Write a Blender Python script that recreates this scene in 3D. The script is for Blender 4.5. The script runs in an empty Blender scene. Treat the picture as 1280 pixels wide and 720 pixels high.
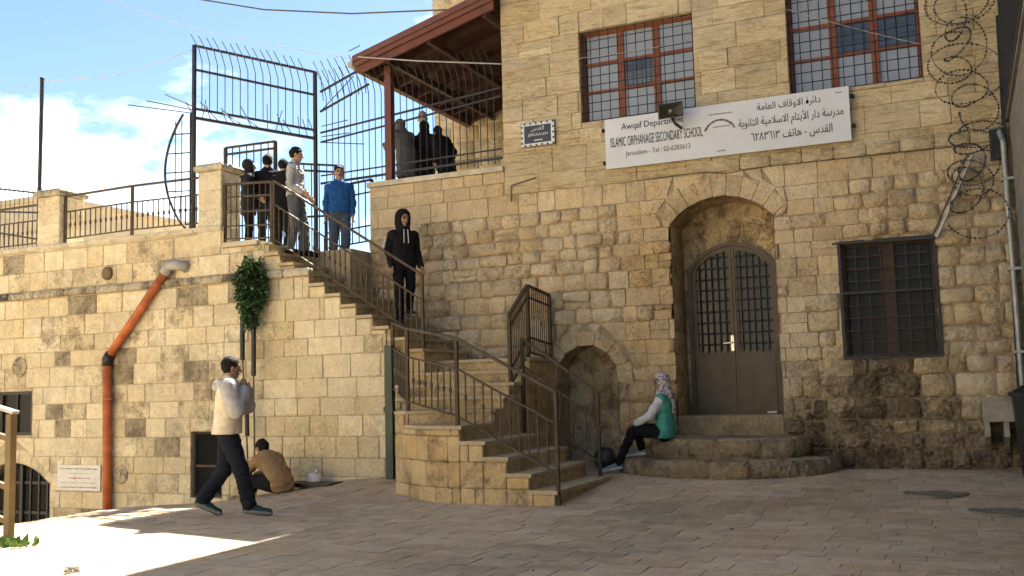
import bpy, math, random, unicodedata
import numpy as np
from mathutils import Vector, Matrix, noise as mnoise
from mathutils.geometry import tessellate_polygon
R = math.radians
random.seed(7)
SC = bpy.context.scene
COL = SC.collection

# ------------------------------------------------------------------ camera
CAM = Vector((0, 0, 1.35))
YAW, PITCH, ROLL, FPX = R(-24.2413), R(5.67584), R(-1.51776), 1250.0
_fw = Vector((math.sin(YAW)*math.cos(PITCH), math.cos(YAW)*math.cos(PITCH), math.sin(PITCH)))
_rt = Vector((math.cos(YAW), -math.sin(YAW), 0)); _up = _rt.cross(_fw)
_c, _s = math.cos(ROLL), math.sin(ROLL)
RT, UP, FW = _c*_rt+_s*_up, -_s*_rt+_c*_up, _fw
cam = bpy.data.cameras.new('camera'); camo = bpy.data.objects.new('camera', cam); COL.objects.link(camo)
m = Matrix((RT, UP, -FW)).transposed().to_4x4(); m.translation = CAM
camo.matrix_world = m
cam.sensor_width = 36; cam.lens = 36*FPX/1280; cam.clip_end = 3000; cam.clip_start = .05
SC.camera = camo

# ------------------------------------------------------------------ sky, sun, exposure
SUN_EL, SUN_AZ = R(52), math.atan2(-.03, 1.0)      # sun stands behind the facade (+Y)
w = bpy.data.worlds.new('World'); SC.world = w; w.use_nodes = True
nt = w.node_tree; nt.nodes.clear(); N = nt.nodes; L = nt.links
sky = N.new('ShaderNodeTexSky'); sky.sky_type = 'NISHITA'; sky.sun_disc = False
sky.sun_elevation = SUN_EL; sky.sun_rotation = SUN_AZ; sky.altitude = 750; sky.air_density = .72; sky.dust_density = .35; sky.ozone_density = 1.6
tc = N.new('ShaderNodeTexCoord'); CLOUD = (3.3, .2, 1.8)
mp = N.new('ShaderNodeMapping'); mp.inputs['Scale'].default_value = (1, 1, 2.4); mp.inputs['Location'].default_value = CLOUD
ns = N.new('ShaderNodeTexNoise'); ns.inputs['Scale'].default_value = 2.6; ns.inputs['Detail'].default_value = 9; ns.inputs['Roughness'].default_value = .56
rp = N.new('ShaderNodeValToRGB'); rp.color_ramp.elements[0].position = .56; rp.color_ramp.elements[1].position = .66
sep = N.new('ShaderNodeSeparateXYZ')
low = N.new('ShaderNodeMapRange'); low.inputs[1].default_value = .02; low.inputs[2].default_value = .55; low.inputs[3].default_value = 1; low.inputs[4].default_value = .25
mul = N.new('ShaderNodeMath'); mul.operation = 'MULTIPLY'
cl = N.new('ShaderNodeMix'); cl.data_type = 'RGBA'; cl.inputs['B'].default_value = (13, 13, 13.1, 1)
bg = N.new('ShaderNodeBackground'); bg.inputs['Strength'].default_value = .05
wo = N.new('ShaderNodeOutputWorld')
L.new(tc.outputs['Generated'], mp.inputs['Vector']); L.new(mp.outputs[0], ns.inputs['Vector']); L.new(ns.outputs['Fac'], rp.inputs[0])
L.new(tc.outputs['Generated'], sep.inputs[0]); L.new(sep.outputs['Z'], low.inputs[0])
L.new(rp.outputs[0], mul.inputs[0]); L.new(low.outputs[0], mul.inputs[1])
L.new(mul.outputs[0], cl.inputs['Factor']); L.new(sky.outputs[0], cl.inputs['A']); L.new(cl.outputs['Result'], bg.inputs['Color']); L.new(bg.outputs[0], wo.inputs['Surface'])
sd = bpy.data.lights.new('sun', 'SUN'); sd.energy = 5.0; sd.angle = R(.53); sd.color = (1, .95, .87)
so = bpy.data.objects.new('sun', sd); COL.objects.link(so)
ldir = Vector((.03*math.cos(SUN_EL), -math.cos(SUN_EL), -math.sin(SUN_EL)))
so.rotation_euler = ldir.to_track_quat('-Z', 'Y').to_euler(); so.location = (-3, 30, 30)
vs = SC.view_settings; vs.view_transform = 'Standard'; vs.look = 'None'; vs.exposure = 2.5; vs.gamma = 1; vs.use_curve_mapping = False
vs.use_white_balance = True; vs.white_balance_temperature = 6850; vs.white_balance_tint = 4      # camera balanced for open shade
SC.cycles.use_denoising = True; SC.cycles.max_bounces = 8; SC.cycles.diffuse_bounces = 3; SC.cycles.glossy_bounces = 3; SC.cycles.transmission_bounces = 4
SC.cycles.sample_clamp_indirect = 6; SC.cycles.use_adaptive_sampling = True; SC.cycles.adaptive_threshold = .02

# ------------------------------------------------------------------ places measured on real planes
def ray(x, y): return FW + RT*((x-640)/FPX) - UP*((y-360)/FPX)
def A(x, y, Y):                     # the point of the plane Y = const seen at a photo pixel
    d = ray(x, y); return CAM + d*(Y/d.y)
def AZ(x, y, z):
    d = ray(x, y); return CAM + d*((z-CAM.z)/d.z)
def AX(x, y, X):
    d = ray(x, y); return CAM + d*(X/d.x)
F = 13.6        # school facade
LW = 12.15      # retaining wall
V = Vector
def ss(a, b, x):
    t = min(1, max(0, (x-a)/(b-a))); return t*t*(3-2*t)
def ground_z(x, y):
    z = .2*ss(9.6, 13.6, y)
    near = ss(9.3, 12.1, y)
    z += near*(-.30*ss(-7.6, -10.2, x))
    if x < -9.6:
        k = .27*(1-near) + .13*near
        d = -9.6-x; z -= k*d*min(1, d/.9+.1)
        if x < -11: z -= .07*(-11-x)*near
    return max(z, -2.2)

# ------------------------------------------------------------------ materials
def newmat(name):
    m = bpy.data.materials.new(name); m.use_nodes = True
    return m, m.node_tree.nodes, m.node_tree.links, m.node_tree.nodes['Principled BSDF']
def simple(name, col, rough=.6, metal=0, var=.15, scale=12, bump=0, spec=.4, bscale=None):
    m, n, l, b = newmat(name)
    g = n.new('ShaderNodeNewGeometry'); t = n.new('ShaderNodeTexNoise'); t.inputs['Scale'].default_value = scale; t.inputs['Detail'].default_value = 2
    l.new(g.outputs['Position'], t.inputs['Vector'])
    mx = n.new('ShaderNodeMix'); mx.data_type = 'RGBA'
    mx.inputs['A'].default_value = (*[c*(1-var) for c in col], 1); mx.inputs['B'].default_value = (*[min(1, c*(1+var)) for c in col], 1)
    mr = n.new('ShaderNodeMapRange'); mr.inputs[1].default_value = .3; mr.inputs[2].default_value = .7
    l.new(t.outputs['Fac'], mr.inputs[0]); l.new(mr.outputs[0], mx.inputs['Factor']); l.new(mx.outputs['Result'], b.inputs['Base Color'])
    b.inputs['Roughness'].default_value = rough; b.inputs['Metallic'].default_value = metal; b.inputs['Specular IOR Level'].default_value = spec
    if bump:
        t2 = n.new('ShaderNodeTexNoise'); t2.inputs['Scale'].default_value = bscale or scale*4; t2.inputs['Detail'].default_value = 2
        l.new(g.outputs['Position'], t2.inputs['Vector'])
        bp = n.new('ShaderNodeBump'); bp.inputs['Distance'].default_value = bump; bp.inputs['Strength'].default_value = .8
        l.new(t2.outputs['Fac'], bp.inputs['Height']); l.new(bp.outputs[0], b.inputs['Normal'])
    return m
def stone(name, pale, ochre, grime, bump=.012, streak=1.0, grime_amt=1.0, base_damp=None, rough=.88, orange=None):
    """limestone: the per-stone attribute tint gives brightness (r), warmth (g) and weathering (b)"""
    m, n, l, b = newmat(name)
    at = n.new('ShaderNodeAttribute'); at.attribute_name = 'tint'; sp = n.new('ShaderNodeSeparateColor'); l.new(at.outputs['Color'], sp.inputs[0])
    g = n.new('ShaderNodeNewGeometry')
    pos = g.outputs['Position']
    if streak != 1:
        mp_ = n.new('ShaderNodeMapping'); mp_.inputs['Scale'].default_value = (1, 1, streak); l.new(pos, mp_.inputs['Vector']); pos = mp_.outputs[0]
    def noi(sc, det=6, ro=.6, dist=0):
        t = n.new('ShaderNodeTexNoise'); t.inputs['Scale'].default_value = sc; t.inputs['Detail'].default_value = det; t.inputs['Roughness'].default_value = ro; t.inputs['Distortion'].default_value = dist
        l.new(pos, t.inputs['Vector']); return t.outputs['Fac']
    def rng(x, a, b_, c=0, d=1):
        r = n.new('ShaderNodeMapRange'); r.inputs[1].default_value = a; r.inputs[2].default_value = b_; r.inputs[3].default_value = c; r.inputs[4].default_value = d; l.new(x, r.inputs[0]); return r.outputs[0]
    def mth(op, a, b_):
        r = n.new('ShaderNodeMath'); r.operation = op
        for i, q in enumerate((a, b_)):
            if isinstance(q, (int, float)): r.inputs[i].default_value = q
            else: l.new(q, r.inputs[i])
        return r.outputs[0]
    def mix(f, a, b_, mode='MIX'):
        r = n.new('ShaderNodeMix'); r.data_type = 'RGBA'; r.blend_type = mode
        if isinstance(f, (int, float)): r.inputs['Factor'].default_value = f
        else: l.new(f, r.inputs['Factor'])
        for k, q in (('A', a), ('B', b_)):
            if isinstance(q, tuple): r.inputs[k].default_value = (*q, 1)
            else: l.new(q, r.inputs[k])
        return r.outputs['Result']
    big, mid, fine = noi(.9, 2), noi(7, 4, .68, .0), noi(45, 2, .7)
    warm = mth('ADD', sp.outputs[1], rng(big, .35, .65, -.25, .25))
    warm = mth('ADD', warm, rng(mid, .3, .7, -.25, .25))
    cl_ = n.new('ShaderNodeClamp'); l.new(warm, cl_.inputs[0])
    col = mix(cl_.outputs[0], pale, ochre)
    br = mth('MULTIPLY', rng(sp.outputs[0], 0, 1, .72, 1.2), rng(fine, .28, .72, .86, 1.12))
    br = mth('MULTIPLY', br, rng(mid, .3, .7, .80, 1.16))
    cb = n.new('ShaderNodeCombineColor')
    for i in range(3): l.new(br, cb.inputs[i])
    col = mix(1.0, col, cb.outputs[0], 'MULTIPLY')
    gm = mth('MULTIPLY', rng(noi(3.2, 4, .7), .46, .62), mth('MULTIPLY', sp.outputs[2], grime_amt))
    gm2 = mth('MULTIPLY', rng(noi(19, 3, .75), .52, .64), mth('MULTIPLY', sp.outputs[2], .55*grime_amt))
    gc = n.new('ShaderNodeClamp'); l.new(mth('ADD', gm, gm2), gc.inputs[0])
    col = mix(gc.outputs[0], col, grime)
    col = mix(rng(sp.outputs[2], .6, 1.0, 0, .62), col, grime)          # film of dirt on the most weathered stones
    pit = mth('MULTIPLY', rng(noi(28, 3, .7), .60, .68), mth('ADD', mth('MULTIPLY', sp.outputs[2], .5), .1))
    col = mix(pit, col, grime)
    ve = mth('SUBTRACT', noi(4.5, 4, .6), .5); ab = n.new('ShaderNodeMath'); ab.operation = 'ABSOLUTE'; l.new(ve, ab.inputs[0])
    vein = mth('MULTIPLY', rng(ab.outputs[0], .0, .012, .5, 0), rng(big, .46, .6, .0, .8))
    col = mix(vein, col, grime)
    if streak != 1:                              # weathered bedding lines
        ms = n.new('ShaderNodeMapping'); ms.inputs['Scale'].default_value = (1, 1, 9); l.new(g.outputs['Position'], ms.inputs['Vector']); ts = n.new('ShaderNodeTexNoise'); ts.inputs['Scale'].default_value = 2.2; ts.inputs['Detail'].default_value = 4; l.new(ms.outputs[0], ts.inputs['Vector'])
        col = mix(mth('MULTIPLY', rng(ts.outputs['Fac'], .56, .63), .42), col, grime)
    l.new(col, b.inputs['Base Color']); b.inputs['Roughness'].default_value = rough; b.inputs['Specular IOR Level'].default_value = .25
    h = mth('SUBTRACT', mth('ADD', mth('MULTIPLY', mid, 1.6), mth('MULTIPLY', fine, .35)), mth('MULTIPLY', mth('ADD', vein, pit), .5))
    vo = n.new('ShaderNodeTexVoronoi'); vo.inputs['Scale'].default_value = 16; l.new(g.outputs['Position'], vo.inputs['Vector'])
    h = mth('ADD', h, mth('MULTIPLY', mth('MULTIPLY', vo.outputs['Distance'], sp.outputs[2]), 1.1))
    bp = n.new('ShaderNodeBump'); bp.inputs['Distance'].default_value = bump; bp.inputs['Strength'].default_value = 1
    l.new(h, bp.inputs['Height']); l.new(bp.outputs[0], b.inputs['Normal'])
    return m
M = {}
M['facade'] = stone('facade_limestone', (.66, .545, .37), (.54, .375, .19), (.085, .062, .04), .034)
M['upper'] = stone('dressed_limestone', (.69, .58, .39), (.61, .46, .245), (.25, .18, .1), .030, 2.6)
M['left'] = stone('retaining_limestone', (.72, .64, .475), (.62, .50, .30), (.17, .14, .10), .024)
M['stair'] = stone('stair_limestone', (.64, .51, .32), (.54, .37, .17), (.12, .09, .06), .016)
M['tread'] = stone('tread_limestone', (.50, .41, .28), (.42, .32, .19), (.2, .16, .11), .006)
M['rock'] = stone('worn_step_stone', (.40, .32, .22), (.33, .23, .12), (.09, .07, .05), .03)
M['paver'] = stone('paving_limestone', (.58, .47, .34), (.52, .375, .24), (.22, .18, .135), .008, rough=.88)
M['mortar'] = stone('mortar', (.42, .32, .215), (.38, .27, .165), (.2, .15, .1), .02)
M['mortar_pale'] = stone('pale_mortar', (.50, .42, .29), (.44, .34, .2), (.22, .18, .13), .01)
M['groundbase'] = stone('joint_sand', (.48, .385, .275), (.42, .315, .2), (.2, .16, .12), .006)
M['grey_wall'] = stone('grey_block', (.24, .22, .19), (.21, .18, .14), (.12, .11, .09), .01)
M['coping'] = stone('coping_stone', (.60, .54, .42), (.52, .43, .29), (.06, .052, .043), .016)
M['iron'] = simple('brown_iron', (.07, .05, .034), .6, .0, .25, 9, .001, .25)
M['black_iron'] = simple('black_iron', (.022, .021, .024), .5, .0, .3, 9, .001)
M['rust_iron'] = simple('rusty_iron', (.12, .085, .055), .7, .0, .3, 14, .001)
M['door_paint'] = simple('olive_brown_door_paint', (.125, .1, .068), .6, 0, .16, 5, .001, .25)
M['wood_red'] = simple('red_brown_window_wood', (.21, .062, .027), .55, 0, .22, 14, .001)
M['wood_dark'] = simple('dark_brown_window_wood', (.05, .024, .016), .55, 0, .25, 14, .001)
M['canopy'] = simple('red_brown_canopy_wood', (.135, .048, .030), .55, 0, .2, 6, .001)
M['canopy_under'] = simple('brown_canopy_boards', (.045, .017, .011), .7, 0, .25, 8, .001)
M['canopy_post'] = simple('canopy_post_paint', (.13, .04, .024), .5, 0, .15, 6)
M['pipe_orange'] = simple('orange_plastic_pipe', (.46, .135, .05), .6, 0, .28, 5, .001, .25)
M['pipe_grey'] = simple('grey_plastic_pipe', (.34, .33, .31), .5, 0, .15, 7)
M['pipe_green'] = simple('dark_green_paint', (.022, .045, .037), .45, 0, .2, 5)
M['zinc'] = simple('zinc', (.36, .36, .35), .45, .4, .18, 9)
M['black'] = simple('black_plastic', (.018, .018, .018), .45, 0, .2, 9)
M['sign_white'] = simple('white_sign_board', (.62, .64, .68), .5, 0, .05, 2.5)
M['ink'] = simple('sign_ink', (.02, .02, .026), .6, 0, .1, 5)
M['ink_grey'] = simple('faded_ink', (.13, .13, .15), .6, 0, .1, 5)
M['ink_red'] = simple('red_ink', (.45, .05, .04), .6, 0, .1, 5)
M['tile_blue'] = simple('dark_blue_tile', (.022, .027, .05), .3, 0, .2, 20)
M['tile_white'] = simple('white_glaze', (.62, .62, .62), .3, 0, .08, 20)
M['speaker_brown'] = simple('dark_speaker', (.055, .05, .042), .5, 0, .2, 9)
M['brass'] = simple('bright_metal', (.7, .66, .55), .3, .7, .1, 9)
M['concrete'] = simple('concrete', (.36, .32, .26), .9, 0, .2, 7, .006)
M['wire'] = simple('dull_wire', (.06, .058, .055), .5, .3, .2, 9)
M['cable_white'] = simple('pale_cable', (.38, .36, .33), .6, 0, .1, 9)
M['dark_room'] = simple('dark_room', (.03, .027, .024), .9, 0, .3, 3)
M['manhole'] = simple('cast_iron', (.22, .185, .145), .6, .2, .2, 12, .003)
M['leaf'] = simple('dark_leaf', (.035, .075, .025), .5, 0, .5, 30)
M['leaf_mid'] = simple('mid_green_leaf', (.075, .13, .04), .5, 0, .5, 30)
M['leaf_light'] = simple('weed_leaf', (.10, .17, .035), .5, 0, .4, 30)
M['bark'] = simple('bark', (.10, .075, .05), .85, 0, .25, 20, .003)
M['bag_white'] = simple('white_plastic_bag', (.6, .58, .55), .45, 0, .12, 14, .004)
M['bag_black'] = simple('black_bag', (.03, .03, .032), .35, 0, .3, 14, .006)
M['yellow_rail'] = simple('ochre_painted_rail', (.13, .092, .042), .65, 0, .18, 7)
M['far_wall'] = simple('far_limestone', (.52, .44, .31), .9, 0, .12, 3, .01)
def glass(name, col=(.05, .055, .06), rough=.06):
    m, n, l, b = newmat(name); b.inputs['Base Color'].default_value = (*col, 1); b.inputs['Roughness'].default_value = rough; b.inputs['Specular IOR Level'].default_value = .8
    g = n.new('ShaderNodeNewGeometry'); t = n.new('ShaderNodeTexNoise'); t.inputs['Scale'].default_value = 1.6; l.new(g.outputs['Position'], t.inputs['Vector'])
    bp = n.new('ShaderNodeBump'); bp.inputs['Distance'].default_value = .006; l.new(t.outputs['Fac'], bp.inputs['Height']); l.new(bp.outputs[0], b.inputs['Normal'])
    return m
M['glass'] = glass('window_glass'); M['glass_dull'] = glass('dusty_dark_glass', (.018, .016, .014), .25); M['glass_dull'].node_tree.nodes['Principled BSDF'].inputs['Specular IOR Level'].default_value = .12; M['glass_pale'] = glass('sky_pale_window_glass', (.30, .325, .36), .12); M['glass_door'] = glass('dusty_door_glass', (.05, .048, .042), .2); M['glass_door'].node_tree.nodes['Principled BSDF'].inputs['Specular IOR Level'].default_value = .3  # pale panes carry the sky's reflection in their base colour

# ------------------------------------------------------------------ mesh helpers
class MB:
    def __init__(s): s.v, s.f, s.t, s.mi = [], [], [], []
    def add(s, vs, fs, tint=None, mi=0):
        o = len(s.v); s.v.extend([tuple(p) for p in vs]); s.f.extend([tuple(i+o for i in f) for f in fs]); s.mi.extend([mi]*len(fs))
        s.t.extend([tint or (.5, .4, .2)]*len(vs)); return s
    def box(s, lo, hi, **k):
        (a, b, c), (d, e, f) = lo, hi
        return s.add([(a,b,c),(d,b,c),(d,e,c),(a,e,c),(a,b,f),(d,b,f),(d,e,f),(a,e,f)], [(3,2,1,0),(4,5,6,7),(0,1,5,4),(1,2,6,5),(2,3,7,6),(3,0,4,7)], **k)
    def bar(s, p, q, w, h=None, **k):
        p, q = V(p), V(q); h = h or w; d = (q-p).normalized()
        up = V((0,0,1)) if abs(d.z) < .95 else V((0,1,0))
        a = d.cross(up).normalized(); b = a.cross(d)
        vs = [c + a*(w/2*i) + b*(h/2*j) for c in (p, q) for i, j in ((-1,-1),(1,-1),(1,1),(-1,1))]
        return s.add(vs, [(3,2,1,0),(4,5,6,7),(0,1,5,4),(1,2,6,5),(2,3,7,6),(3,0,4,7)], **k)
    def tube(s, pts, r, n=8, **k):
        pts = [V(p) for p in pts]; vs, fs = [], []; a = None
        rs = r if isinstance(r, (list, tuple)) else [r]*len(pts)
        for i, p in enumerate(pts):
            d = (pts[min(i+1, len(pts)-1)]-pts[max(i-1, 0)]).normalized()
            if a is None: a = d.orthogonal().normalized()
            a = (a - d*a.dot(d)).normalized(); b = d.cross(a)
            vs += [p + (a*math.cos(2*math.pi*j/n)+b*math.sin(2*math.pi*j/n))*rs[i] for j in range(n)]
        for i in range(len(pts)-1):
            fs += [(i*n+j, i*n+(j+1) % n, (i+1)*n+(j+1) % n, (i+1)*n+j) for j in range(n)]
        fs += [tuple(reversed(range(n))), tuple((len(pts)-1)*n+j for j in range(n))]
        return s.add(vs, fs, **k)
    def prism(s, poly, z0, z1, **k):          # horizontal polygon (counter-clockwise seen from above)
        ar = sum(poly[i][0]*poly[(i+1) % len(poly)][1]-poly[(i+1) % len(poly)][0]*poly[i][1] for i in range(len(poly)))
        if ar < 0: poly = list(reversed(poly))
        n = len(poly); vs = [(x, y, z0) for x, y in poly]+[(x, y, z1) for x, y in poly]
        return s.add(vs, [tuple(reversed(range(n))), tuple(range(n, 2*n))]+[(i, (i+1) % n, n+(i+1) % n, n+i) for i in range(n)], **k)
    def sheet(s, loops, to3, **k):            # polygon with holes in 2d -> 3d
        tris = tessellate_polygon([[V((*p, 0)) for p in lp] for lp in loops]); pts = [p for lp in loops for p in lp]
        return s.add([to3(*p) for p in pts], [tuple(t) for t in tris], **k)
    def lathe(s, prof, c, n=24, **k):         # prof: (radius, z)
        vs = [(c[0]+r*math.cos(2*math.pi*j/n), c[1]+r*math.sin(2*math.pi*j/n), c[2]+z) for r, z in prof for j in range(n)]
        fs = [(i*n+j, i*n+(j+1) % n, (i+1)*n+(j+1) % n, (i+1)*n+j) for i in range(len(prof)-1) for j in range(n)]
        return s.add(vs, fs+[tuple(reversed(range(n))), tuple((len(prof)-1)*n+j for j in range(n))], **k)
ORG = {}
def link_mesh(name, me, mat, parent, centre, smooth):
    for mm in (mat if isinstance(mat, (list, tuple)) else [mat]): me.materials.append(mm)
    o = bpy.data.objects.new(name, me); COL.objects.link(o)
    if parent is not None:
        o.parent = parent; o.location = centre-ORG[parent.name]
    else: o.location = centre
    ORG[o.name] = V(centre)
    if smooth: me.shade_smooth()
    return o
def build(name, mb, mat, parent=None, smooth=False, centre=None, kind=None):
    mat = M[mat] if isinstance(mat, str) else ([M[q] if isinstance(q, str) else q for q in mat] if isinstance(mat, (list, tuple)) else mat)
    a = np.array(mb.v, dtype=float)
    c = V(centre) if centre is not None else V(((a[:,0].min()+a[:,0].max())/2, (a[:,1].min()+a[:,1].max())/2, a[:,2].min()))
    me = bpy.data.meshes.new(name); me.from_pydata([tuple(p) for p in (a-np.array(c))], [], mb.f)
    ta = me.attributes.new('tint', 'FLOAT_COLOR', 'POINT'); ta.data.foreach_set('color', np.array([(*t, 1) for t in mb.t], dtype=np.float32).ravel())
    if any(mb.mi): me.polygons.foreach_set('material_index', mb.mi)
    o = link_mesh(name, me, mat, parent, c, smooth)
    if kind: o['kind'] = kind
    return o
def tag(o, label, cat, group=None):
    o['label'] = label; o['category'] = cat
    if group: o['group'] = group
    return o
def thing(name, label, cat, loc, group=None):
    o = bpy.data.objects.new(name, None); COL.objects.link(o); o.location = loc; o.empty_display_size = .2; ORG[o.name] = V(loc)
    return tag(o, label, cat, group)
def struct(name, mb, mat, **k): return build(name, mb, mat, kind='structure', **k)
def copy_part(src, parent, centre):           # shares mesh data
    o = src.copy(); COL.objects.link(o); o.parent = parent; o.location = V(centre)-ORG[parent.name] if parent else V(centre); ORG[o.name] = V(centre); return o

# ------------------------------------------------------------------ stones
def stone_geo(q, nrm, depth, edge=.014, rough=.006, bulge=.0, round_=.012, nx=4, ny=3):
    """q: four corners on the face plane (bl, br, tr, tl); returns verts, faces of one dressed block that rises 'depth' off its bed"""
    bl, br, tr, tl = q; nrm = V(nrm)
    wdt = max((br-bl).length, (tr-tl).length, .02); hgt = max((tl-bl).length, (tr-br).length, .02)
    eu, ev = min(.3, edge*1.5/wdt), min(.3, edge*1.5/hgt)
    us = [0, eu]+[eu+(1-2*eu)*i/(nx-2) for i in range(1, nx-2)]+[1-eu, 1]
    vv = [0, ev]+[ev+(1-2*ev)*i/(ny-2) for i in range(1, ny-2)]+[1-ev, 1]
    sd = random.random()*100; vs = []
    for j, b in enumerate(vv):
        for i, a in enumerate(us):
            on = (i in (0, nx)) + (j in (0, ny)); a2, b2 = a, b
            if on == 2:
                a2 = a+(round_/wdt if i == 0 else -round_/wdt); b2 = b+(round_/hgt if j == 0 else -round_/hgt)
            p = bl.lerp(br, a2).lerp(tl.lerp(tr, a2), b2)
            if not on:
                d = rough*(random.random()*2-1)+bulge*(1-abs(2*b-1)**2)*(1-abs(2*a-1)**2)
            else: d = -edge + rough*.4*(random.random()*2-1)
            if on == 1 and rough > .008:
                p = p + (tl-bl).normalized()*random.uniform(-.6, .6)*rough if j in (0, ny) else p + (br-bl).normalized()*random.uniform(-.6, .6)*rough
            vs.append(p+nrm*d)
    W = nx+1
    fs = [(j*W+i, j*W+i+1, (j+1)*W+i+1, (j+1)*W+i) for j in range(ny) for i in range(nx)]
    if edge < .01:                             # crisp arris: the flat of the face keeps its own normals
        dup = {}
        def own(k):
            if k not in dup: dup[k] = len(vs); vs.append(vs[k].copy())
            return dup[k]
        fs = [tuple(own(k) for k in f) if 0 < n_ % nx < nx-1 and 0 < n_//nx < ny-1 else f for n_, f in enumerate(fs)]
    ring = [i for i in range(W)]+[j*W+nx for j in range(1, ny+1)]+[ny*W+i for i in range(nx-1, -1, -1)]+[j*W for j in range(ny-1, 0, -1)]
    o = len(vs); vs += [vs[i].copy() for i in ring]; o2 = len(vs); vs += [vs[i]-nrm*depth for i in ring]; n = len(ring)
    fs += [(o2+k, o2+(k+1) % n, o+(k+1) % n, o+k) for k in range(n)]
    return vs, fs
def cut_rects(st, op):
    """subtract rect openings from stones (u0b,u1b,u0t,u1t,z0,z1)"""
    out = []
    for s in st:
        a, b, c, d, z0, z1 = s; lo, hi = min(a, c), max(b, d)
        u0, u1, w0, w1 = op
        if hi <= u0 or lo >= u1 or z1 <= w0 or z0 >= w1: out.append(s); continue
        if lo < u0-.05: out.append((a, min(b, u0), c, min(d, u0), z0, z1))
        if hi > u1+.05: out.append((max(a, u1), b, max(c, u1), d, z0, z1))
        m0, m1 = max(lo, u0), min(hi, u1)
        if z0 < w0-.05: out.append((m0, m1, m0, m1, z0, w0))
        if z1 > w1+.05: out.append((m0, m1, m0, m1, w1, z1))
    return out
class Arch:
    def __init__(s, cx, half, spring, apex, bottom, t):
        s.cx, s.half, s.spring, s.apex, s.bottom, s.t = cx, half, spring, apex, bottom, t
        rise = apex-spring; s.R = (half**2+rise**2)/(2*rise); s.zc = apex-s.R; s.a0 = math.asin(min(1, max(-1, (spring-s.zc)/s.R)))
        s.Ro = s.R+t; s.zo = s.zc+s.Ro*math.sin(s.a0); s.xo = s.Ro*math.cos(s.a0)
    def hw(s, z):
        if z <= s.spring: return s.half
        if z <= s.zo: return s.half+(s.xo-s.half)*(z-s.spring)/(s.zo-s.spring)
        return math.sqrt(max(0, s.Ro**2-(z-s.zc)**2))
    def outline(s, n=16):                     # intrados, from bottom left round to bottom right
        a = [(s.cx-s.half, s.bottom)]
        for i in range(n+1):
            t = math.pi-s.a0-(math.pi-2*s.a0)*i/n; a.append((s.cx+s.R*math.cos(t), s.zc+s.R*math.sin(t)))
        return a+[(s.cx+s.half, s.bottom)]
    def cut(s, st):
        out = []; top = s.zc+s.Ro
        for q in st:
            a, b, c, d, z0, z1 = q
            if z1 <= s.bottom+.02 or z0 >= top-.01: out.append(q); continue
            h0, h1 = s.hw(max(z0, s.bottom)), s.hw(min(z1, top))
            if b <= s.cx-max(h0, h1) or a >= s.cx+max(h0, h1): out.append(q); continue
            lb, lt = min(b, s.cx-h0), min(d, s.cx-h1); rb, rt = max(a, s.cx+h0), max(c, s.cx+h1)
            if lb-a > .05 or lt-c > .06: out.append((a, max(a+.01, lb), c, max(c+.01, lt), z0, z1))
            if b-rb > .05 or d-rt > .06: out.append((min(rb, b-.01), b, min(rt, d-.01), d, z0, z1))
        return out
    def voussoirs(s, n):
        for i in range(n):
            t0 = math.pi-s.a0-(math.pi-2*s.a0)*i/n; t1 = math.pi-s.a0-(math.pi-2*s.a0)*(i+1)/n
            ro = s.Ro*random.uniform(.95, 1.03)
            P = lambda r, t: (s.cx+r*math.cos(t), s.zc+r*math.sin(t))
            yield [P(s.R, t0), P(s.R, t1), P(ro, t1), P(ro, t0)]
def courses(z0, z1, lo, hi):
    z = [z0]
    while z[-1] < z1-lo: z.append(z[-1]+random.uniform(lo, hi))
    if z1-z[-1] > .08: z.append(z1)
    else: z[-1] = z1
    return z
def lay(u0, u1, zs, lmin, lmax, split=0.0):
    st = []
    for z0, z1 in zip(zs, zs[1:]):
        u = u0 - random.uniform(0, lmin*.7)
        while u < u1:
            h = z1-z0; ln = random.uniform(lmin, lmax)*(.75+.25*h/.25); a, b = max(u, u0), min(u+ln, u1); u += ln
            if b-a < .06:
                continue
            if random.random() < split and h > .2:
                k = random.uniform(.4, .6); st += [(a, b, a, b, z0, z0+h*k), (a, b, a, b, z0+h*k, z1)]
            else: st.append((a, b, a, b, z0, z1))
    return st
def put_stones(parent, geo, mat, nmax=300, name='stone', rest='stonework'):
    """geo: list of (verts, faces, tint, seen size); the nmax that show largest become parts, the rest one part"""
    geo = sorted(geo, key=lambda g: -g[3]); first = None
    for vs, fs, t, _ in geo[:nmax]:
        build(name, MB().add(vs, fs, tint=t), mat, parent, smooth=True)
    if len(geo) > nmax:
        mb = MB()
        for vs, fs, t, _ in geo[nmax:]: mb.add(vs, fs, tint=t)
        build(rest, mb, mat, parent, smooth=True, kind='stuff')
def seen(vs):                                  # rough size in view: area over squared distance, zero when out of frame
    c = sum((V(v) for v in vs[:4]), V())/4; d = c-CAM; z = d.dot(FW)
    if z < .5: return 0
    x, y = 640+FPX*d.dot(RT)/z, 360-FPX*d.dot(UP)/z
    return (1 if -30 < x < 1310 and -30 < y < 750 else .01)/z**2
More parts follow.
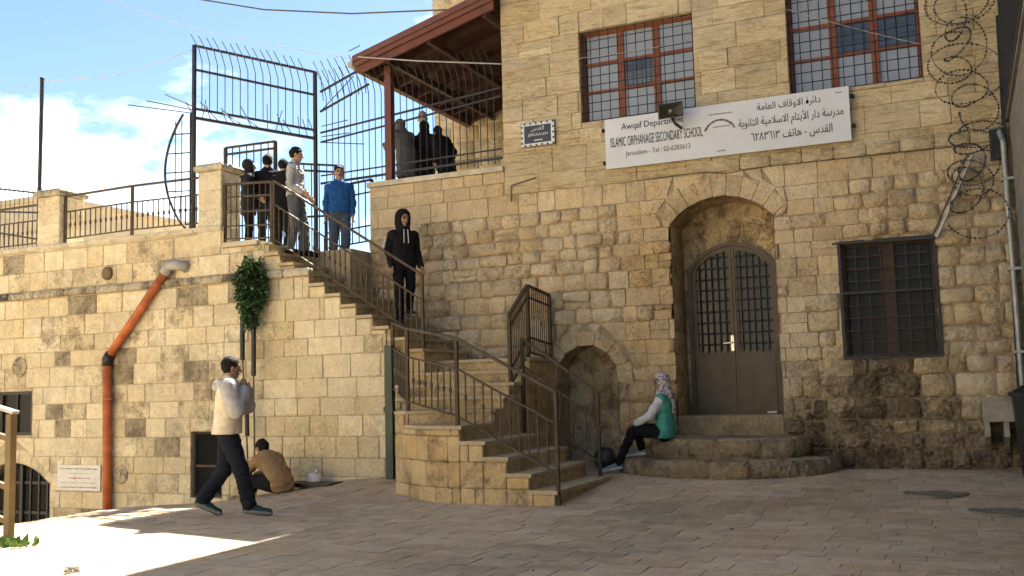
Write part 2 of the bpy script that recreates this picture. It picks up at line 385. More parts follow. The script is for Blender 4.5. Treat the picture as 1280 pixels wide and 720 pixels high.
# ================================================================== the setting: ground with pavers
def ground_obj():
    mb = MB(); xs = [-60, -40, -28, -20] + [-17+.3*i for i in range(64)] + [4, 10, 25, 60]; ys = [-60, -30, -12, -4, 0, 3] + [4+.25*i for i in range(41)] + [16, 20, 40, 90, 300]
    vs = [(x, y, ground_z(x, y)-.004) for y in ys for x in xs]; W = len(xs)
    mb.add(vs, [(j*W+i, j*W+i+1, (j+1)*W+i+1, (j+1)*W+i) for j in range(len(ys)-1) for i in range(W-1)], tint=(.5, .4, .4))
    return struct('ground', mb, 'groundbase', smooth=True, centre=(0, 0, 0))
GROUND = ground_obj()
def pavers():
    geo = []; y = 3.6; n = V((0, 0, 1)); rnd = random.Random(3)
    while y < F-.02:
        h = rnd.uniform(.19, .34); x = -16.5+rnd.uniform(0, .3)
        if y+h > F-.06: h = F-.02-y
        while x < .66:
            ln = rnd.uniform(.22, .5) if rnd.random() < .85 else rnd.uniform(.5, .75); x1 = min(x+ln, .66)
            if x1-x < .08: break
            g = .003+.003*rnd.random(); off = rnd.uniform(-.0015, .0015); jt = lambda: rnd.uniform(-.006, .006)
            P = lambda u, w: V((u, w, ground_z(u, w)+off+rnd.uniform(-.001, .001)))
            cx, cy = (x+x1)/2, y+h/2
            if not (-7.3 < cx < -4.3 and 10.55 < cy and (cx > -6.3 or cy > 11.6)) and not (cx < -7.5 and cy > LW+.05):
                q = [P(x+g+jt(), y+g+jt()), P(x1-g+jt(), y+g+jt()), P(x1-g+jt(), y+h-g+jt()), P(x+g+jt(), y+h-g+jt())]
                vs, fs = stone_geo(q, n, .02, edge=.0012, rough=.001, round_=.012, nx=3, ny=3)
                wear = mnoise.noise(V((cx*.5, cy*.5, 2))); r = rnd.random()
                t = (min(1, max(0, .5+.34*(r-.5)+.5*wear)), min(1, max(0, .42+.6*(rnd.random()-.5)+(.45 if rnd.random() < .08 else 0))), .12+.2*rnd.random()+.5*max(0, -wear))
                geo.append((vs, fs, t, seen(q)*ln*h*(1.35-CAM.z+1.35)/(q[0]-CAM).length))
            x = x1
        y += h
    put_stones(GROUND, geo, 'paver', 300, 'paver', 'paving')
pavers()

# ================================================================== the school building
SB = thing('school_building', 'two storey yellow limestone school with an arched double door and barred windows', 'building', (-2.8, F, .2))
DOOR = Arch(-2.95, .71, 3.57, 3.9, .74, .30)
NICHE = Arch(-4.98, .47, 1.38, 1.93, .15, .24)
WL, WR, WB = (-4.93, -3.22, 5.2, 6.58), (-1.93, -.26, 5.17, 6.62), (-1.4, -.28, 1.62, 3.1)
def facade():
    fy = F+.008
    loops = [[(-8.6, -.6), (.72, -.6), (.72, 14), (-6.2, 14), (-6.2, 4.6), (-8.6, 4.6)]]
    for (a, b, c, d) in (WL, WR, WB): loops.append([(a, c), (b, c), (b, d), (a, d)])
    loops.append(DOOR.outline()); loops.append(NICHE.outline())
    mb = MB().sheet(loops, lambda u, z: (u, fy, z), tint=(.5, .4, .35))
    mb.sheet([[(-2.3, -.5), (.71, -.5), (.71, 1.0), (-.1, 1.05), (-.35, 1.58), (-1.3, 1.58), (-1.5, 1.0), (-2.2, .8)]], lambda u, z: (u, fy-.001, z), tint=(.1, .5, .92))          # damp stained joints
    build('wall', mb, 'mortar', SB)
    mb = MB()                                   # body: side, back, roof, terrace block
    mb.box((-6.2, F+1.3, -.5), (.72, 22, 14)); mb.box((-8.6, F+.9, -.5), (-6.203, 17.4, 4.4)); mb.box((-8.6, fy+.001, 4.2), (-6.203, F+.9, 4.396))
    mb.box((-6.2, fy, 7.4), (-6.0, F+1.3, 14)); mb.box((-6.2, fy+.001, 4.6), (-6.05, F+1.299, 7.4)); mb.box((-6.2, F+.03, 13.9), (.72, F+1.3, 14.05)); mb.box((-8.6, fy+.002, -.5), (-8.5, F+.9, 4.3))
    mb.box((-9.45, 17.4, 3.0), (-6.2, 18.2, 9.8)); mb.box((-30, 23, -1), (-9.0, 23.5, 2.5))
    build('body', mb, 'upper', SB)
    stones, N_ = [], V((0, -1, 0))
    lowz = courses(-.05, 4.24, .17, .29); st = lay(-8.6, .7, lowz, .2, .5, .10)
    upz = courses(4.24, 8.6, .2, .36); su = lay(-6.2, .7, upz, .3, .8, .06)
    terr = lay(-8.6, -6.2, [4.24, 4.44, 4.62], .3, .6)
    st += terr
    rough_set = DOOR.cut(NICHE.cut(st)); rough_set = cut_rects(rough_set, WB); su2 = su
    for op in (WL, WR): su2 = cut_rects(su2, op)
    for grp, k in ((rough_set, 0), (su2, 1)):
        for (a, b, c, d, z0, z1) in grp:
            cx, cz = (a+b)/2, (z0+z1)/2; sz = max(b-a, d-c)*(z1-z0)
            if sz < .008: continue
            smooth_zone = k or cz > 3.9 or (-4.5 < cx < -1.3 and cz > 1.4) and random.random() < .75
            if smooth_zone:
                g, edge, rough, bulge, jit = .0035, .003, .004, .003, .004
            else:
                g, edge, rough, bulge, jit = .007, .018, .018, .014, .014
            J = lambda: random.uniform(-jit, jit)
            fr = -random.uniform(0, .012) if smooth_zone else -random.uniform(.005, .035)
            q = [V((a+g+J(), F+fr, z0+g+J())), V((b-g+J(), F+fr, z0+g+J())), V((d-g+J(), F+fr, z1-g+J())), V((c+g+J(), F+fr, z1-g+J()))]
            if q[1].x-q[0].x < .03: q[1].x = q[0].x+.03
            if q[2].x-q[3].x < .03: q[2].x = q[3].x+.03
            vs, fs = stone_geo(q, N_, .045, edge, rough, bulge, .006 if smooth_zone else .018)
            lown = mnoise.noise(V((cx*.45, 0, cz*.6))); r = random.random()
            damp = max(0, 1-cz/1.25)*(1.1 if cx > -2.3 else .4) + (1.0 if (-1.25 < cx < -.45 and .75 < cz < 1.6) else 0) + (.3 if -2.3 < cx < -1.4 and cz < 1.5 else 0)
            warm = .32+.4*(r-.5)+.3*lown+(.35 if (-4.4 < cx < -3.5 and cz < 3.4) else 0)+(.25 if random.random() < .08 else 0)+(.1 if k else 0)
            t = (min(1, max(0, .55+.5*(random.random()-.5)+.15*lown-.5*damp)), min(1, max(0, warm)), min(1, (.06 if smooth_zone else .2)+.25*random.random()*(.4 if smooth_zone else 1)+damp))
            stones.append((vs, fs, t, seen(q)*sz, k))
    for ar, nv, t0 in ((DOOR, 9, .3), (NICHE, 7, .45)):
        for q2 in ar.voussoirs(nv):
            cx = sum(p[0] for p in q2)/4; cz = sum(p[1] for p in q2)/4
            k = .975; q = [V((cx+(u-cx)*k, F-.012-random.uniform(0, .01), cz+(z-cz)*k)) for u, z in q2]; q = [q[1], q[0], q[3], q[2]]
            q = [q[1], q[0], q[3], q[2]]
            vs, fs = stone_geo(q, N_, .055, .008, .005, .003, .006)
            stones.append((vs, fs, (random.uniform(.35, .65), random.uniform(.25, .65)+.2*t0, .15+.25*random.random()), seen(q)*.1, 0))
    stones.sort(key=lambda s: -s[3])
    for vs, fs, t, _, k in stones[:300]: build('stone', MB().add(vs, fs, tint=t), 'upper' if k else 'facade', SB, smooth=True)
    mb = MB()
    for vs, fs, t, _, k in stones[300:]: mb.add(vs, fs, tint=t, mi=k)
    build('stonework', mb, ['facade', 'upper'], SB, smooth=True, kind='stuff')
    # string course with the dark undercut, reveals of the openings
    for i in range(9):
        a = -3.05+i*.41; mb = MB(); q = [V((a+.004, F-.055, 4.235)), V((a+.402, F-.055, 4.235+random.uniform(-.006, .006))), V((a+.402, F-.05, 4.40)), V((a+.004, F-.05, 4.40))]
        vs, fs = stone_geo(q, N_, .07, .014, .007, 0, .01); build('string_course_stone', MB().add(vs, fs, tint=(.5, .35, .35)), 'upper', SB, smooth=True)
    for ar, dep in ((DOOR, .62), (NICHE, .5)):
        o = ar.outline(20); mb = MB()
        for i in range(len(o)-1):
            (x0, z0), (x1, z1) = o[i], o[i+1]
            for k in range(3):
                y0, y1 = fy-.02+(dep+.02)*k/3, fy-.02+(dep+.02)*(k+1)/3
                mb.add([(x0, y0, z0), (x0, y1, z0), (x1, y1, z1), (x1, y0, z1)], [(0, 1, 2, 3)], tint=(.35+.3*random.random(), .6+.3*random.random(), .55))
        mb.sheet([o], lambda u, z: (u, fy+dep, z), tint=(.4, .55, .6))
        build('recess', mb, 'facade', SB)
    # blocks inside the niche and inside the door recess (jamb stones on the left jamb)
    for z0, z1 in zip(courses(.1, 1.7, .24, .34), courses(.1, 1.7, .24, .34)[1:]):
        for a, b in ((-5.43, -5.1), (-5.1, -4.8), (-4.8, -4.53)):
            q = [V((a+.012, fy+.485, z0+.012)), V((b-.012, fy+.485, z0+.012)), V((b-.012, fy+.485, z1-.012)), V((a+.012, fy+.485, z1-.012))]
            if math.hypot(max(abs(a+4.98), abs(b+4.98)), max(0, z1-1.44)) > .5 and z1 > 1.44: continue
            vs, fs = stone_geo(q, N_, .03, .015, .01, .008, .015); build('niche_stone', MB().add(vs, fs, tint=(random.uniform(.3, .6), random.uniform(.3, .7), .5)), 'facade', SB, smooth=True)
    zz = .74
    while zz < 3.5:
        z1 = min(3.57, zz+random.uniform(.3, .42)); x = DOOR.cx-DOOR.half
        q = [V((x+.012, fy+.0, zz+.005)), V((x+.012, fy+.6, zz+.005)), V((x+.012, fy+.6, z1-.005)), V((x+.012, fy+.0, z1-.005))]
        vs, fs = stone_geo(q, V((1, 0, 0)), .03, .01, .006, .003, .01); build('jamb_stone', MB().add(vs, fs, tint=(random.uniform(.35, .6), random.uniform(.6, .95), .35)), 'facade', SB, smooth=True)
        zz = z1
    # the tympanum stones over the door inside the recess
    TY = Arch(-2.95, .66, 2.95, 3.35, 2.9, .34)
    for q2 in TY.voussoirs(7):
        cx = sum(p[0] for p in q2)/4; cz = sum(p[1] for p in q2)/4
        q = [V((cx+(u-cx)*.94, fy+.60, cz+(z-cz)*.94)) for u, z in q2]
        vs, fs = stone_geo(q, N_, .03, .012, .006, .004, .012); build('arch_stone', MB().add(vs, fs, tint=(random.uniform(.3, .5), random.uniform(.5, .9), .6)), 'facade', SB, smooth=True)
facade()
def rect_loop(a, b, c, d): return [(a, c), (b, c), (b, d), (a, d)]
def window(op, wood, cols, rows, depth, grille, label, bar_r, panes_pale, mull=.10, gr_mat='black_iron', gy=.03, dull='glass'):
    a, b, c, d = op; y0 = F+.028
    root = build('window', MB().sheet([rect_loop(*op), rect_loop(a+.045, b-.045, c+.045, d-.045)], lambda u, z: (u, y0+depth-.03, z)).box((a, y0+depth-.028, c), (a+.045, y0+depth+.03, d)).box((b-.045, y0+depth-.028, c), (b, y0+depth+.03, d)).box((a+.045, y0+depth-.028, c), (b-.045, y0+depth+.03, c+.045)).box((a+.045, y0+depth-.028, d-.045), (b-.045, y0+depth+.03, d)), wood, SB)
    root['label'] = label
    mb = MB(); t = (.5, .5, .3)
    for p, q in (((a, c), (b, c)), ((b, c), (b, d)), ((b, d), (a, d)), ((a, d), (a, c))):
        mb.add([(p[0], y0-.02, p[1]), (q[0], y0-.02, q[1]), (q[0], y0+depth, q[1]), (p[0], y0+depth, p[1])], [(0, 1, 2, 3)], tint=t)
    build('reveal', mb, 'upper', root)
    xs = [a+.045+(b-a-.09)*i/cols for i in range(cols+1)]; zs = [c+.045+(d-c-.09)*i/rows for i in range(rows+1)]
    for x in xs[1:-1]: build('mullion', MB().box((x-mull/2, y0+depth-.022, c+.045), (x+mull/2, y0+depth+.02, d-.045)), wood, root)
    for i in range(cols):
        for z in zs[1:-1]: build('glazing_bar', MB().box((xs[i]+(mull/2 if i else 0), y0+depth-.012, z-.022), (xs[i+1]-(mull/2 if i+1 < cols else 0), y0+depth+.016, z+.022)), wood, root)
    for i in range(cols):
        for j in range(rows):
            yy = y0+depth+.012+random.uniform(-.004, .004); ti = random.uniform(-.006, .006); x0, x1, z0, z1 = xs[i]+.012, xs[i+1]-.012, zs[j], zs[j+1]
            build('pane', MB().add([(x0, yy, z0), (x1, yy+ti, z0), (x1, yy+ti, z1), (x0, yy, z1), (x0, yy+.01, z0), (x1, yy+ti+.01, z0), (x1, yy+ti+.01, z1), (x0, yy+.01, z1)], [(0, 1, 2, 3), (7, 6, 5, 4), (0, 4, 5, 1), (1, 5, 6, 2), (2, 6, 7, 3), (3, 7, 4, 0)]), 'glass_pale' if (i, j) in panes_pale else dull, root)
    mb = MB(); nx, nz = grille
    for i in range(nx+1):
        x = a+.02+(b-a-.04)*i/nx; mb.tube([(x, y0+gy, c), (x, y0+gy, d)], bar_r, 5)
    for i in range(nz+1):
        z = c+.02+(d-c-.04)*i/nz; mb.tube([(a, y0+gy-.008, z), (b, y0+gy-.008, z)], bar_r, 5)
    build('grille', mb, gr_mat, root)
    build('back', MB().box((a-.1, y0+depth+.06, c-.1), (b+.1, y0+depth+.09, d+.1)), 'dark_room', root)
window(WL, 'wood_red', 3, 3, .15, (12, 10), 'red brown window of nine panes above the left end of the white board', .0068, {(0,0),(0,1),(0,2),(1,0),(2,2),(2,1),(2,0),(1,2)})
window(WR, 'wood_red', 3, 3, .15, (12, 10), 'red brown window of nine panes above the right end of the white board', .0068, {(0,0),(0,1),(0,2),(1,2),(1,0),(2,0),(2,2)})
window(WB, 'wood_dark', 2, 1, .14, (7, 9), 'dark brown barred window at street level', .009, set(), .13, 'iron', .0, 'glass_dull')
# sill rim of the street window grille
build('grille_frame', MB().bar((WB[0]-.03, F-.015, WB[3]+.01), (WB[1]+.03, F-.015, WB[3]+.01), .04).bar((WB[0]-.03, F-.015, WB[2]-.01), (WB[1]+.03, F-.015, WB[2]-.01), .04).bar((WB[0]-.02, F-.016, WB[2]), (WB[0]-.02, F-.016, WB[3]), .036).bar((WB[1]+.02, F-.016, WB[2]), (WB[1]+.02, F-.016, WB[3]), .036).bar((WB[0], F-.014, 2.45), (WB[1], F-.014, 2.45), .03), 'black_iron', SB)
# the double door
def door():
    y = F+.56; c = DOOR.cx; hw = .64; zb, sp, ap = .9, 2.93, 3.33
    ar = Arch(c, hw, sp, ap, zb, .05); inner = Arch(c, hw-.055, sp, ap-.055, zb+.02, .05)
    root = build('door', MB().sheet([ar.outline(), inner.outline()], lambda u, z: (u, y, z)).sheet([ar.outline(), inner.outline()], lambda u, z: (u, y+.07, z)), 'door_paint', SB)
    root['label'] = 'olive brown metal double door with barred glass'
    mb = MB(); o = inner.outline()
    for p, q in zip(o, o[1:]): mb.add([(p[0], y, p[1]), (q[0], y, q[1]), (q[0], y+.06, q[1]), (p[0], y+.06, p[1])], [(0, 1, 2, 3)])
    build('frame_rim', mb, 'door_paint', root)
    hi = hw-.06; zt = lambda x: inner.zc+math.sqrt(max(0, inner.R**2-(x-c)**2)) if abs(x-c) <= inner.half else sp
    for sgn in (-1, 1):
        x0, x1 = (c-hi, c-.004) if sgn < 0 else (c+.004, c+hi); gl = 1.78
        pts = [(x0, zb+.015), (x1, zb+.015)]; n = 8
        top = [(x1+(x0-x1)*i/n, zt(x1+(x0-x1)*i/n)-.004) for i in range(n+1)]
        hole = [(x0+.065, gl), (x1-.065, gl)]+[(x1-.065+(x0-x1+.13)*i/n, min(zt(x1-.065+(x0-x1+.13)*i/n), 9)-.07) for i in range(n+1)]
        lf = build('leaf', MB().sheet([pts+top, hole], lambda u, z: (u, y+.018, z)), 'door_paint', root)
        build('lower_panel', MB().box((x0+.03, y+.008, zb+.05), (x1-.03, y+.016, gl-.04)), 'door_paint', root)
        build('meeting_stile', MB().box((x1-.035 if sgn < 0 else x0, y+.004, zb+.03), (x1 if sgn < 0 else x0+.035, y+.017, zt(c)-.03)), 'door_paint', root)
        build('pane', MB().sheet([hole], lambda u, z: (u, y+.045, z)), 'glass_door', root)
        for k in range(5):
            x = x0+.065+(x1-x0-.13)*(k+.5)/5; build('bar', MB().tube([(x, y+.012, gl-.02), (x, y+.012, zt(x)-.06)], .0105, 6), 'black_iron', root)
        z = gl+.1
        while z < ap-.12:
            xa, xb = x0+.05, x1-.05
            if sgn < 0:
                while zt(xa)-.05 < z and xa < xb: xa += .02
            else:
                while zt(xb)-.05 < z and xb > xa: xb -= .02
            if xb-xa > .1: build('bar', MB().tube([(xa, y+.006, z), (xb, y+.006, z)], .0105, 6), 'black_iron', root)
            z += .155
    build('handle', MB().box((c+.0-.055, y-.004, 1.78), (c-.012, y+.006, 2.0)).tube([(c-.033, y-.004, 1.9), (c-.033, y-.05, 1.9), (c-.15, y-.055, 1.89)], .011, 8), 'brass', root)
    build('threshold_litter', MB().box((c+.42, y-.11, .905), (c+.55, y-.05, .935)), 'bag_white', SB)
door()
# threshold and the two rounded steps before the door
DS = thing('door_steps', 'rounded worn stone steps in front of the arched double door', 'steps', (-2.95, 13.2, .2))
build('threshold', MB().box((-3.66, F-.02, .3), (-2.24, F+.60, .9), tint=(.45, .5, .45)), 'rock', DS)
def ring_step(cx, rx, ry, z0, z1, nst, name, inner):
    N0 = nst*3; P = lambda t, k=1: V((cx-rx*k*math.cos(t), F-.02-ry*k*math.sin(t)**.75, 0))
    mb = MB(); pl = [P(math.pi*i/24, .97) for i in range(25)]; mb.prism([(p.x, p.y) for p in pl], z0-.2, z1-.02, tint=(.45, .45, .5)); build(name+'_core', mb, 'rock', DS)
    ts = [math.pi*i/nst+random.uniform(-.04, .04)*(0 < i < nst) for i in range(nst+1)]
    for a, b in zip(ts, ts[1:]):
        # face block
        k = 3; top, low = [], []
        q = [V((*P(a+.008).xy, z0+.005)), V((*P(b-.008).xy, z0+.005)), V((*P(b-.008, .995).xy, z1)), V((*P(a+.008, .995).xy, z1))]
        nn = (P((a+b)/2)-V((cx, F+.2, 0))); nn.z = 0; nn.normalize()
        vs, fs = stone_geo(q, nn, .12, .03, .016, .03, .03, 5, 4); build(name+'_stone', MB().add(vs, fs, tint=(random.uniform(.35, .6), random.uniform(.2, .6), random.uniform(.35, .8))), 'rock', DS, smooth=True)
        q = [V((*P(a+.01, .965).xy, z1+.004)), V((*P(b-.01, .965).xy, z1+.004)), V((*P(b-.01, inner).xy, z1+.004)), V((*P(a+.01, inner).xy, z1+.004))]
        vs, fs = stone_geo(q, V((0, 0, 1)), .04, .016, .008, .004, .02); build(name+'_slab', MB().add(vs, fs, tint=(random.uniform(.45, .7), random.uniform(.2, .5), random.uniform(.2, .5))), 'rock', DS, smooth=True)
ring_step(-2.98, 1.46, 1.22, .12, .37, 8, 'lower_step', .72)
ring_step(-2.96, 1.08, .80, .36, .62, 6, 'upper_step', .0)

# ================================================================== retaining wall on the left
UP0, RUN, RISE = -6.85, .2715, .1715
def upper_tread(k): return (UP0-RUN*k, UP0-RUN*(k+1), 1.92+RISE*k)       # x start, x end, z
LANDX = UP0-RUN*10
def left_top(x):
    if x < -10.35: return 3.9
    if x < LANDX: return 3.62
    k = int((UP0-x)/RUN); return 1.92+RISE*max(0, min(9, k))-.04
RW = thing('retaining_wall', 'pale squared limestone retaining wall with a dark ledge below the iron railings', 'wall', (-11, LW, -.3))
LARCH = Arch(-14.85, .88, -.05, .30, -1.6, .2); LWIN = (-15.2, -14.42, .76, 1.5); GRILLE = (-10.97, -10.37, -.2, .8)
def retaining():
    fy = LW+.004
    prof = [(-20, -2.4), (-7.45, -2.4)]; x = -7.45
    pts = [(-7.45, left_top(-7.449)-.01)]
    for k in range(2, 10):
        a, b, z = upper_tread(k)
        if a < -7.44: pts += [(a, pts[-1][1]), (a, z-.05)]
    pts += [(LANDX, pts[-1][1]), (LANDX, 3.6), (-10.35, 3.6), (-10.35, 3.88), (-20, 3.88)]
    loops = [prof+pts, rect_loop(*LWIN), rect_loop(*GRILLE), LARCH.outline()]
    build('wall', MB().sheet(loops, lambda u, z: (u, fy, z), tint=(.5, .35, .3)), 'mortar_pale', RW)
    mb = MB(); mb.box((-20, fy+.9, -2.4), (-9.5, 17, 3.58)); mb.box((-9.5, fy+.9, -2.4), (-8.61, 16, 3.57)); mb.box((-20, fy+.002, 3.3), (-9.49, fy+.9, 3.59))
    mb.add([(-7.45, fy, -2.4), (-7.45, F, -2.4), (-7.45, F, 2.2), (-7.45, fy, 2.2)], [(0, 1, 2, 3)])
    build('fill', mb, 'mortar_pale', RW)
    zs = courses(-1.9, 3.06, .25, .34); st = lay(-18, -7.45, zs, .3, .62)
    st += lay(-18, -7.45, [3.2, 3.52, 3.86], .3, .62)
    st = LARCH.cut(st)
    for op in (LWIN, GRILLE): st = cut_rects(st, op)
    geo = []; N_ = V((0, -1, 0))
    for (a, b, c, d, z0, z1) in st:
        m = (a+b)/2; z1c = min(z1, min(left_top(a+.01), left_top(b-.01))-.03)
        pieces = [(a, b, c, d, z0, z1)]
        if z1c < z1:
            pieces = []; x = a                      # split along the step profile
            cuts = [a]+[UP0-RUN*k for k in range(10, 1, -1) if a+.03 < UP0-RUN*k < b-.03]+[b]
            for p, q in zip(cuts, cuts[1:]):
                t = min(z1, left_top((p+q)/2)-.008)
                if t-z0 > .05 and q-p > .05: pieces.append((p, q, p, q, z0, t))
        for (a, b, c, d, z0, z1) in pieces:
            if max(b-a, d-c) < .05: continue
            g = .006; fr = -random.uniform(0, .010); J = lambda: random.uniform(-.004, .004); cx, cz = (a+b)/2, (z0+z1)/2
            q = [V((a+g+J(), LW+fr, z0+g+J())), V((b-g+J(), LW+fr, z0+g+J())), V((d-g+J(), LW+fr, z1-g+J())), V((c+g+J(), LW+fr, z1-g+J()))]
            vs, fs = stone_geo(q, N_, .04, .005, .004, .002, .008)
            far = ss(-8.6, -11, cx); pock = random.random()
            gr = .08+far*(.85 if pock < .45 else .12)*random.uniform(.5, 1)+(.5 if random.random() < .05 else 0)
            if cz < .9: gr *= .5
            dark = random.random() < .10*far; tone = .55+.45*(random.random()-.5)-(.5 if dark else 0); gr = .88 if dark else min(gr, .62)
            t = (min(1, max(.02, tone)), min(1, max(0, .38+.5*(random.random()-.5)+(.25 if cz > 3.15 else 0)+.15*(1-far))), min(1, gr))
            geo.append((vs, fs, t, seen(q)*(b-a)*(z1-z0)))
    for q2 in LARCH.voussoirs(7):
        cx = sum(p[0] for p in q2)/4; cz = sum(p[1] for p in q2)/4
        q = [V((cx+(u-cx)*.97, LW-.004, cz+(z-cz)*.98)) for u, z in q2]
        vs, fs = stone_geo(q, N_, .04, .008, .004, .002, .008); geo.append((vs, fs, (random.uniform(.3, .6), random.uniform(.3, .6), .3), seen(q)*.1))
    put_stones(RW, geo, 'left', 300)
    # moulded ledge, copings
    x = -18
    while x < -8.75:
        ln = random.uniform(.45, .8); b = min(x+ln, -8.72); bl = random.random()
        q = [V((x+.006, LW-.075, 3.075)), V((b-.006, LW-.075, 3.075)), V((b-.006, LW-.06, 3.19)), V((x+.006, LW-.06, 3.19))]
        vs, fs = stone_geo(q, N_, .11, .02, .008, .006, .012)
        build('ledge_stone', MB().add(vs, fs, tint=(random.uniform(.25, .6), random.uniform(.1, .4), (1 if bl < .5 else .45)*ss(-9.2, -10.6, x)+.25)), 'coping', RW, smooth=True)
        x = b
    for x0, x1, z in ((-18, -10.36, 3.9), (-10.345, LANDX-.01, 3.62)):
        x = x0
        while x < x1-.1:
            b = min(x+random.uniform(.6, 1.0), x1)
            vs, fs = stone_geo([V((x+.003, LW-.05, z-.005)), V((b-.003, LW-.05, z-.005)), V((b-.003, LW-.05, z+.07)), V((x+.003, LW-.05, z+.07))], N_, .06, .008, .003, 0, .006)
            mb = MB().add(vs, fs, tint=(.6, .3, .25)).box((x+.005, LW-.05+.02, z-.004), (b-.005, LW+.4, z+.062), tint=(.6, .3, .25)); build('coping_stone', mb, 'coping', RW)
            x = b
    # openings
    a, b, c, d = GRILLE; mb = MB()
    for op, dp in ((GRILLE, .12), (LWIN, .12)):
        a, b, c, d = op
        for p, q in (((a, c), (b, c)), ((b, c), (b, d)), ((b, d), (a, d)), ((a, d), (a, c))):
            mb.add([(p[0], fy-.015, p[1]), (q[0], fy-.015, q[1]), (q[0], fy+dp, q[1]), (p[0], fy+dp, p[1])], [(0, 1, 2, 3)], tint=(.45, .4, .4))
    o = LARCH.outline()
    for p, q in zip(o, o[1:]): mb.add([(p[0], fy-.015, p[1]), (q[0], fy-.015, q[1]), (q[0], fy+.35, q[1]), (p[0], fy+.35, p[1])], [(0, 1, 2, 3)], tint=(.45, .4, .4))
    build('reveal', mb, 'left', RW)
    a, b, c, d = GRILLE
    v = build('vent_grille', MB().box((a, fy+.06, c), (a+.035, fy+.1, d)).box((b-.035, fy+.06, c), (b, fy+.1, d)).box((a+.035, fy+.06, d-.035), (b-.035, fy+.1, d)).box((a+.035, fy+.06, c), (b-.035, fy+.1, c+.035)).box((a+.035, fy+.055, .255), (b-.035, fy+.1, .295)), 'iron', RW)
    v['label'] = 'dark louvred metal shutter at the foot of the wall'
    z = c+.06
    while z < d-.05:
        build('louvre', MB().add([(a+.03, fy+.065, z), (b-.03, fy+.065, z), (b-.03, fy+.1, z+.03), (a+.03, fy+.1, z+.03), (a+.03, fy+.075, z-.004), (b-.03, fy+.075, z-.004), (b-.03, fy+.11, z+.026), (a+.03, fy+.11, z+.026)], [(0, 1, 2, 3), (7, 6, 5, 4), (0, 4, 5, 1), (1, 5, 6, 2), (2, 6, 7, 3), (3, 7, 4, 0)]), 'black_iron', v); z += .042
    build('vent_back', MB().box((a-.05, fy+.115, c-.05), (b+.05, fy+.14, d+.05)), 'dark_room', v)
    a, b, c, d = LWIN
    v = build('small_window', MB().bar((a, fy+.03, c+.025), (b, fy+.03, c+.025), .05).bar((a, fy+.03, d-.025), (b, fy+.03, d-.025), .05).bar((b-.025, fy+.031, c), (b-.025, fy+.031, d), .05).bar((a+.025, fy+.031, c), (a+.025, fy+.031, d), .05).bar(((a+b)/2, fy+.032, c), ((a+b)/2, fy+.032, d), .02), 'black_iron', RW)
    v['label'] = 'small window with a black metal frame'
    build('pane', MB().box((a+.04, fy+.05, c+.04), (b-.04, fy+.06, d-.04)), 'glass_dull', v); build('window_back', MB().box((a-.05, fy+.13, c-.05), (b+.05, fy+.15, d+.05)), 'dark_room', v)
    v = build('arched_gate', MB().sheet([LARCH.outline()], lambda u, z: (u, fy+.36, z)), 'dark_room', RW); v['label'] = 'low arched doorway closed by iron bars'
    for k in range(9):
        x = LARCH.cx-.8+.2*k; build('gate_bar', MB().bar((x, fy+.2, -1.6), (x, fy+.2, LARCH.zc+math.sqrt(LARCH.R**2-(x-LARCH.cx)**2)), .035 if k % 4 else .07), 'black_iron', v)
    for z in (-1.2, -.55, -.05): build('gate_crossbar', MB().bar((LARCH.cx-.87, fy+.21, z), (LARCH.cx+.87, fy+.21, z), .03, .05), 'black_iron', v)
    # carved rosettes and round pattress plates on the wall
    for (px, py, r, mt) in ((25, 459, .17, 'left'), (135, 342, .11, 'yellow_rail'), (151, 593, .15, 'left')):
        p = A(px, py, LW); mb = MB(); n = 20
        prof = [(r, 0), (r, .02), (r*.8, .03), (r*.74, .014), (r*.3, .02), (r*.2, .035), (.004, .037)] if r > .12 else [(r, 0), (r, .03), (r*.8, .05), (.004, .055)]
        vs = [(p.x+q*math.cos(2*math.pi*j/n), LW-.004-z, p.z+q*math.sin(2*math.pi*j/n)) for q, z in prof for j in range(n)]
        fs = [(i*n+j, (i+1)*n+j, (i+1)*n+(j+1) % n, i*n+(j+1) % n) for i in range(len(prof)-1) for j in range(n)]
        mb.add(vs, fs+[tuple((len(prof)-1)*n+j for j in range(n))], tint=(.35, .4, .7)); build('round_boss', mb, mt, RW, smooth=False)
retaining()

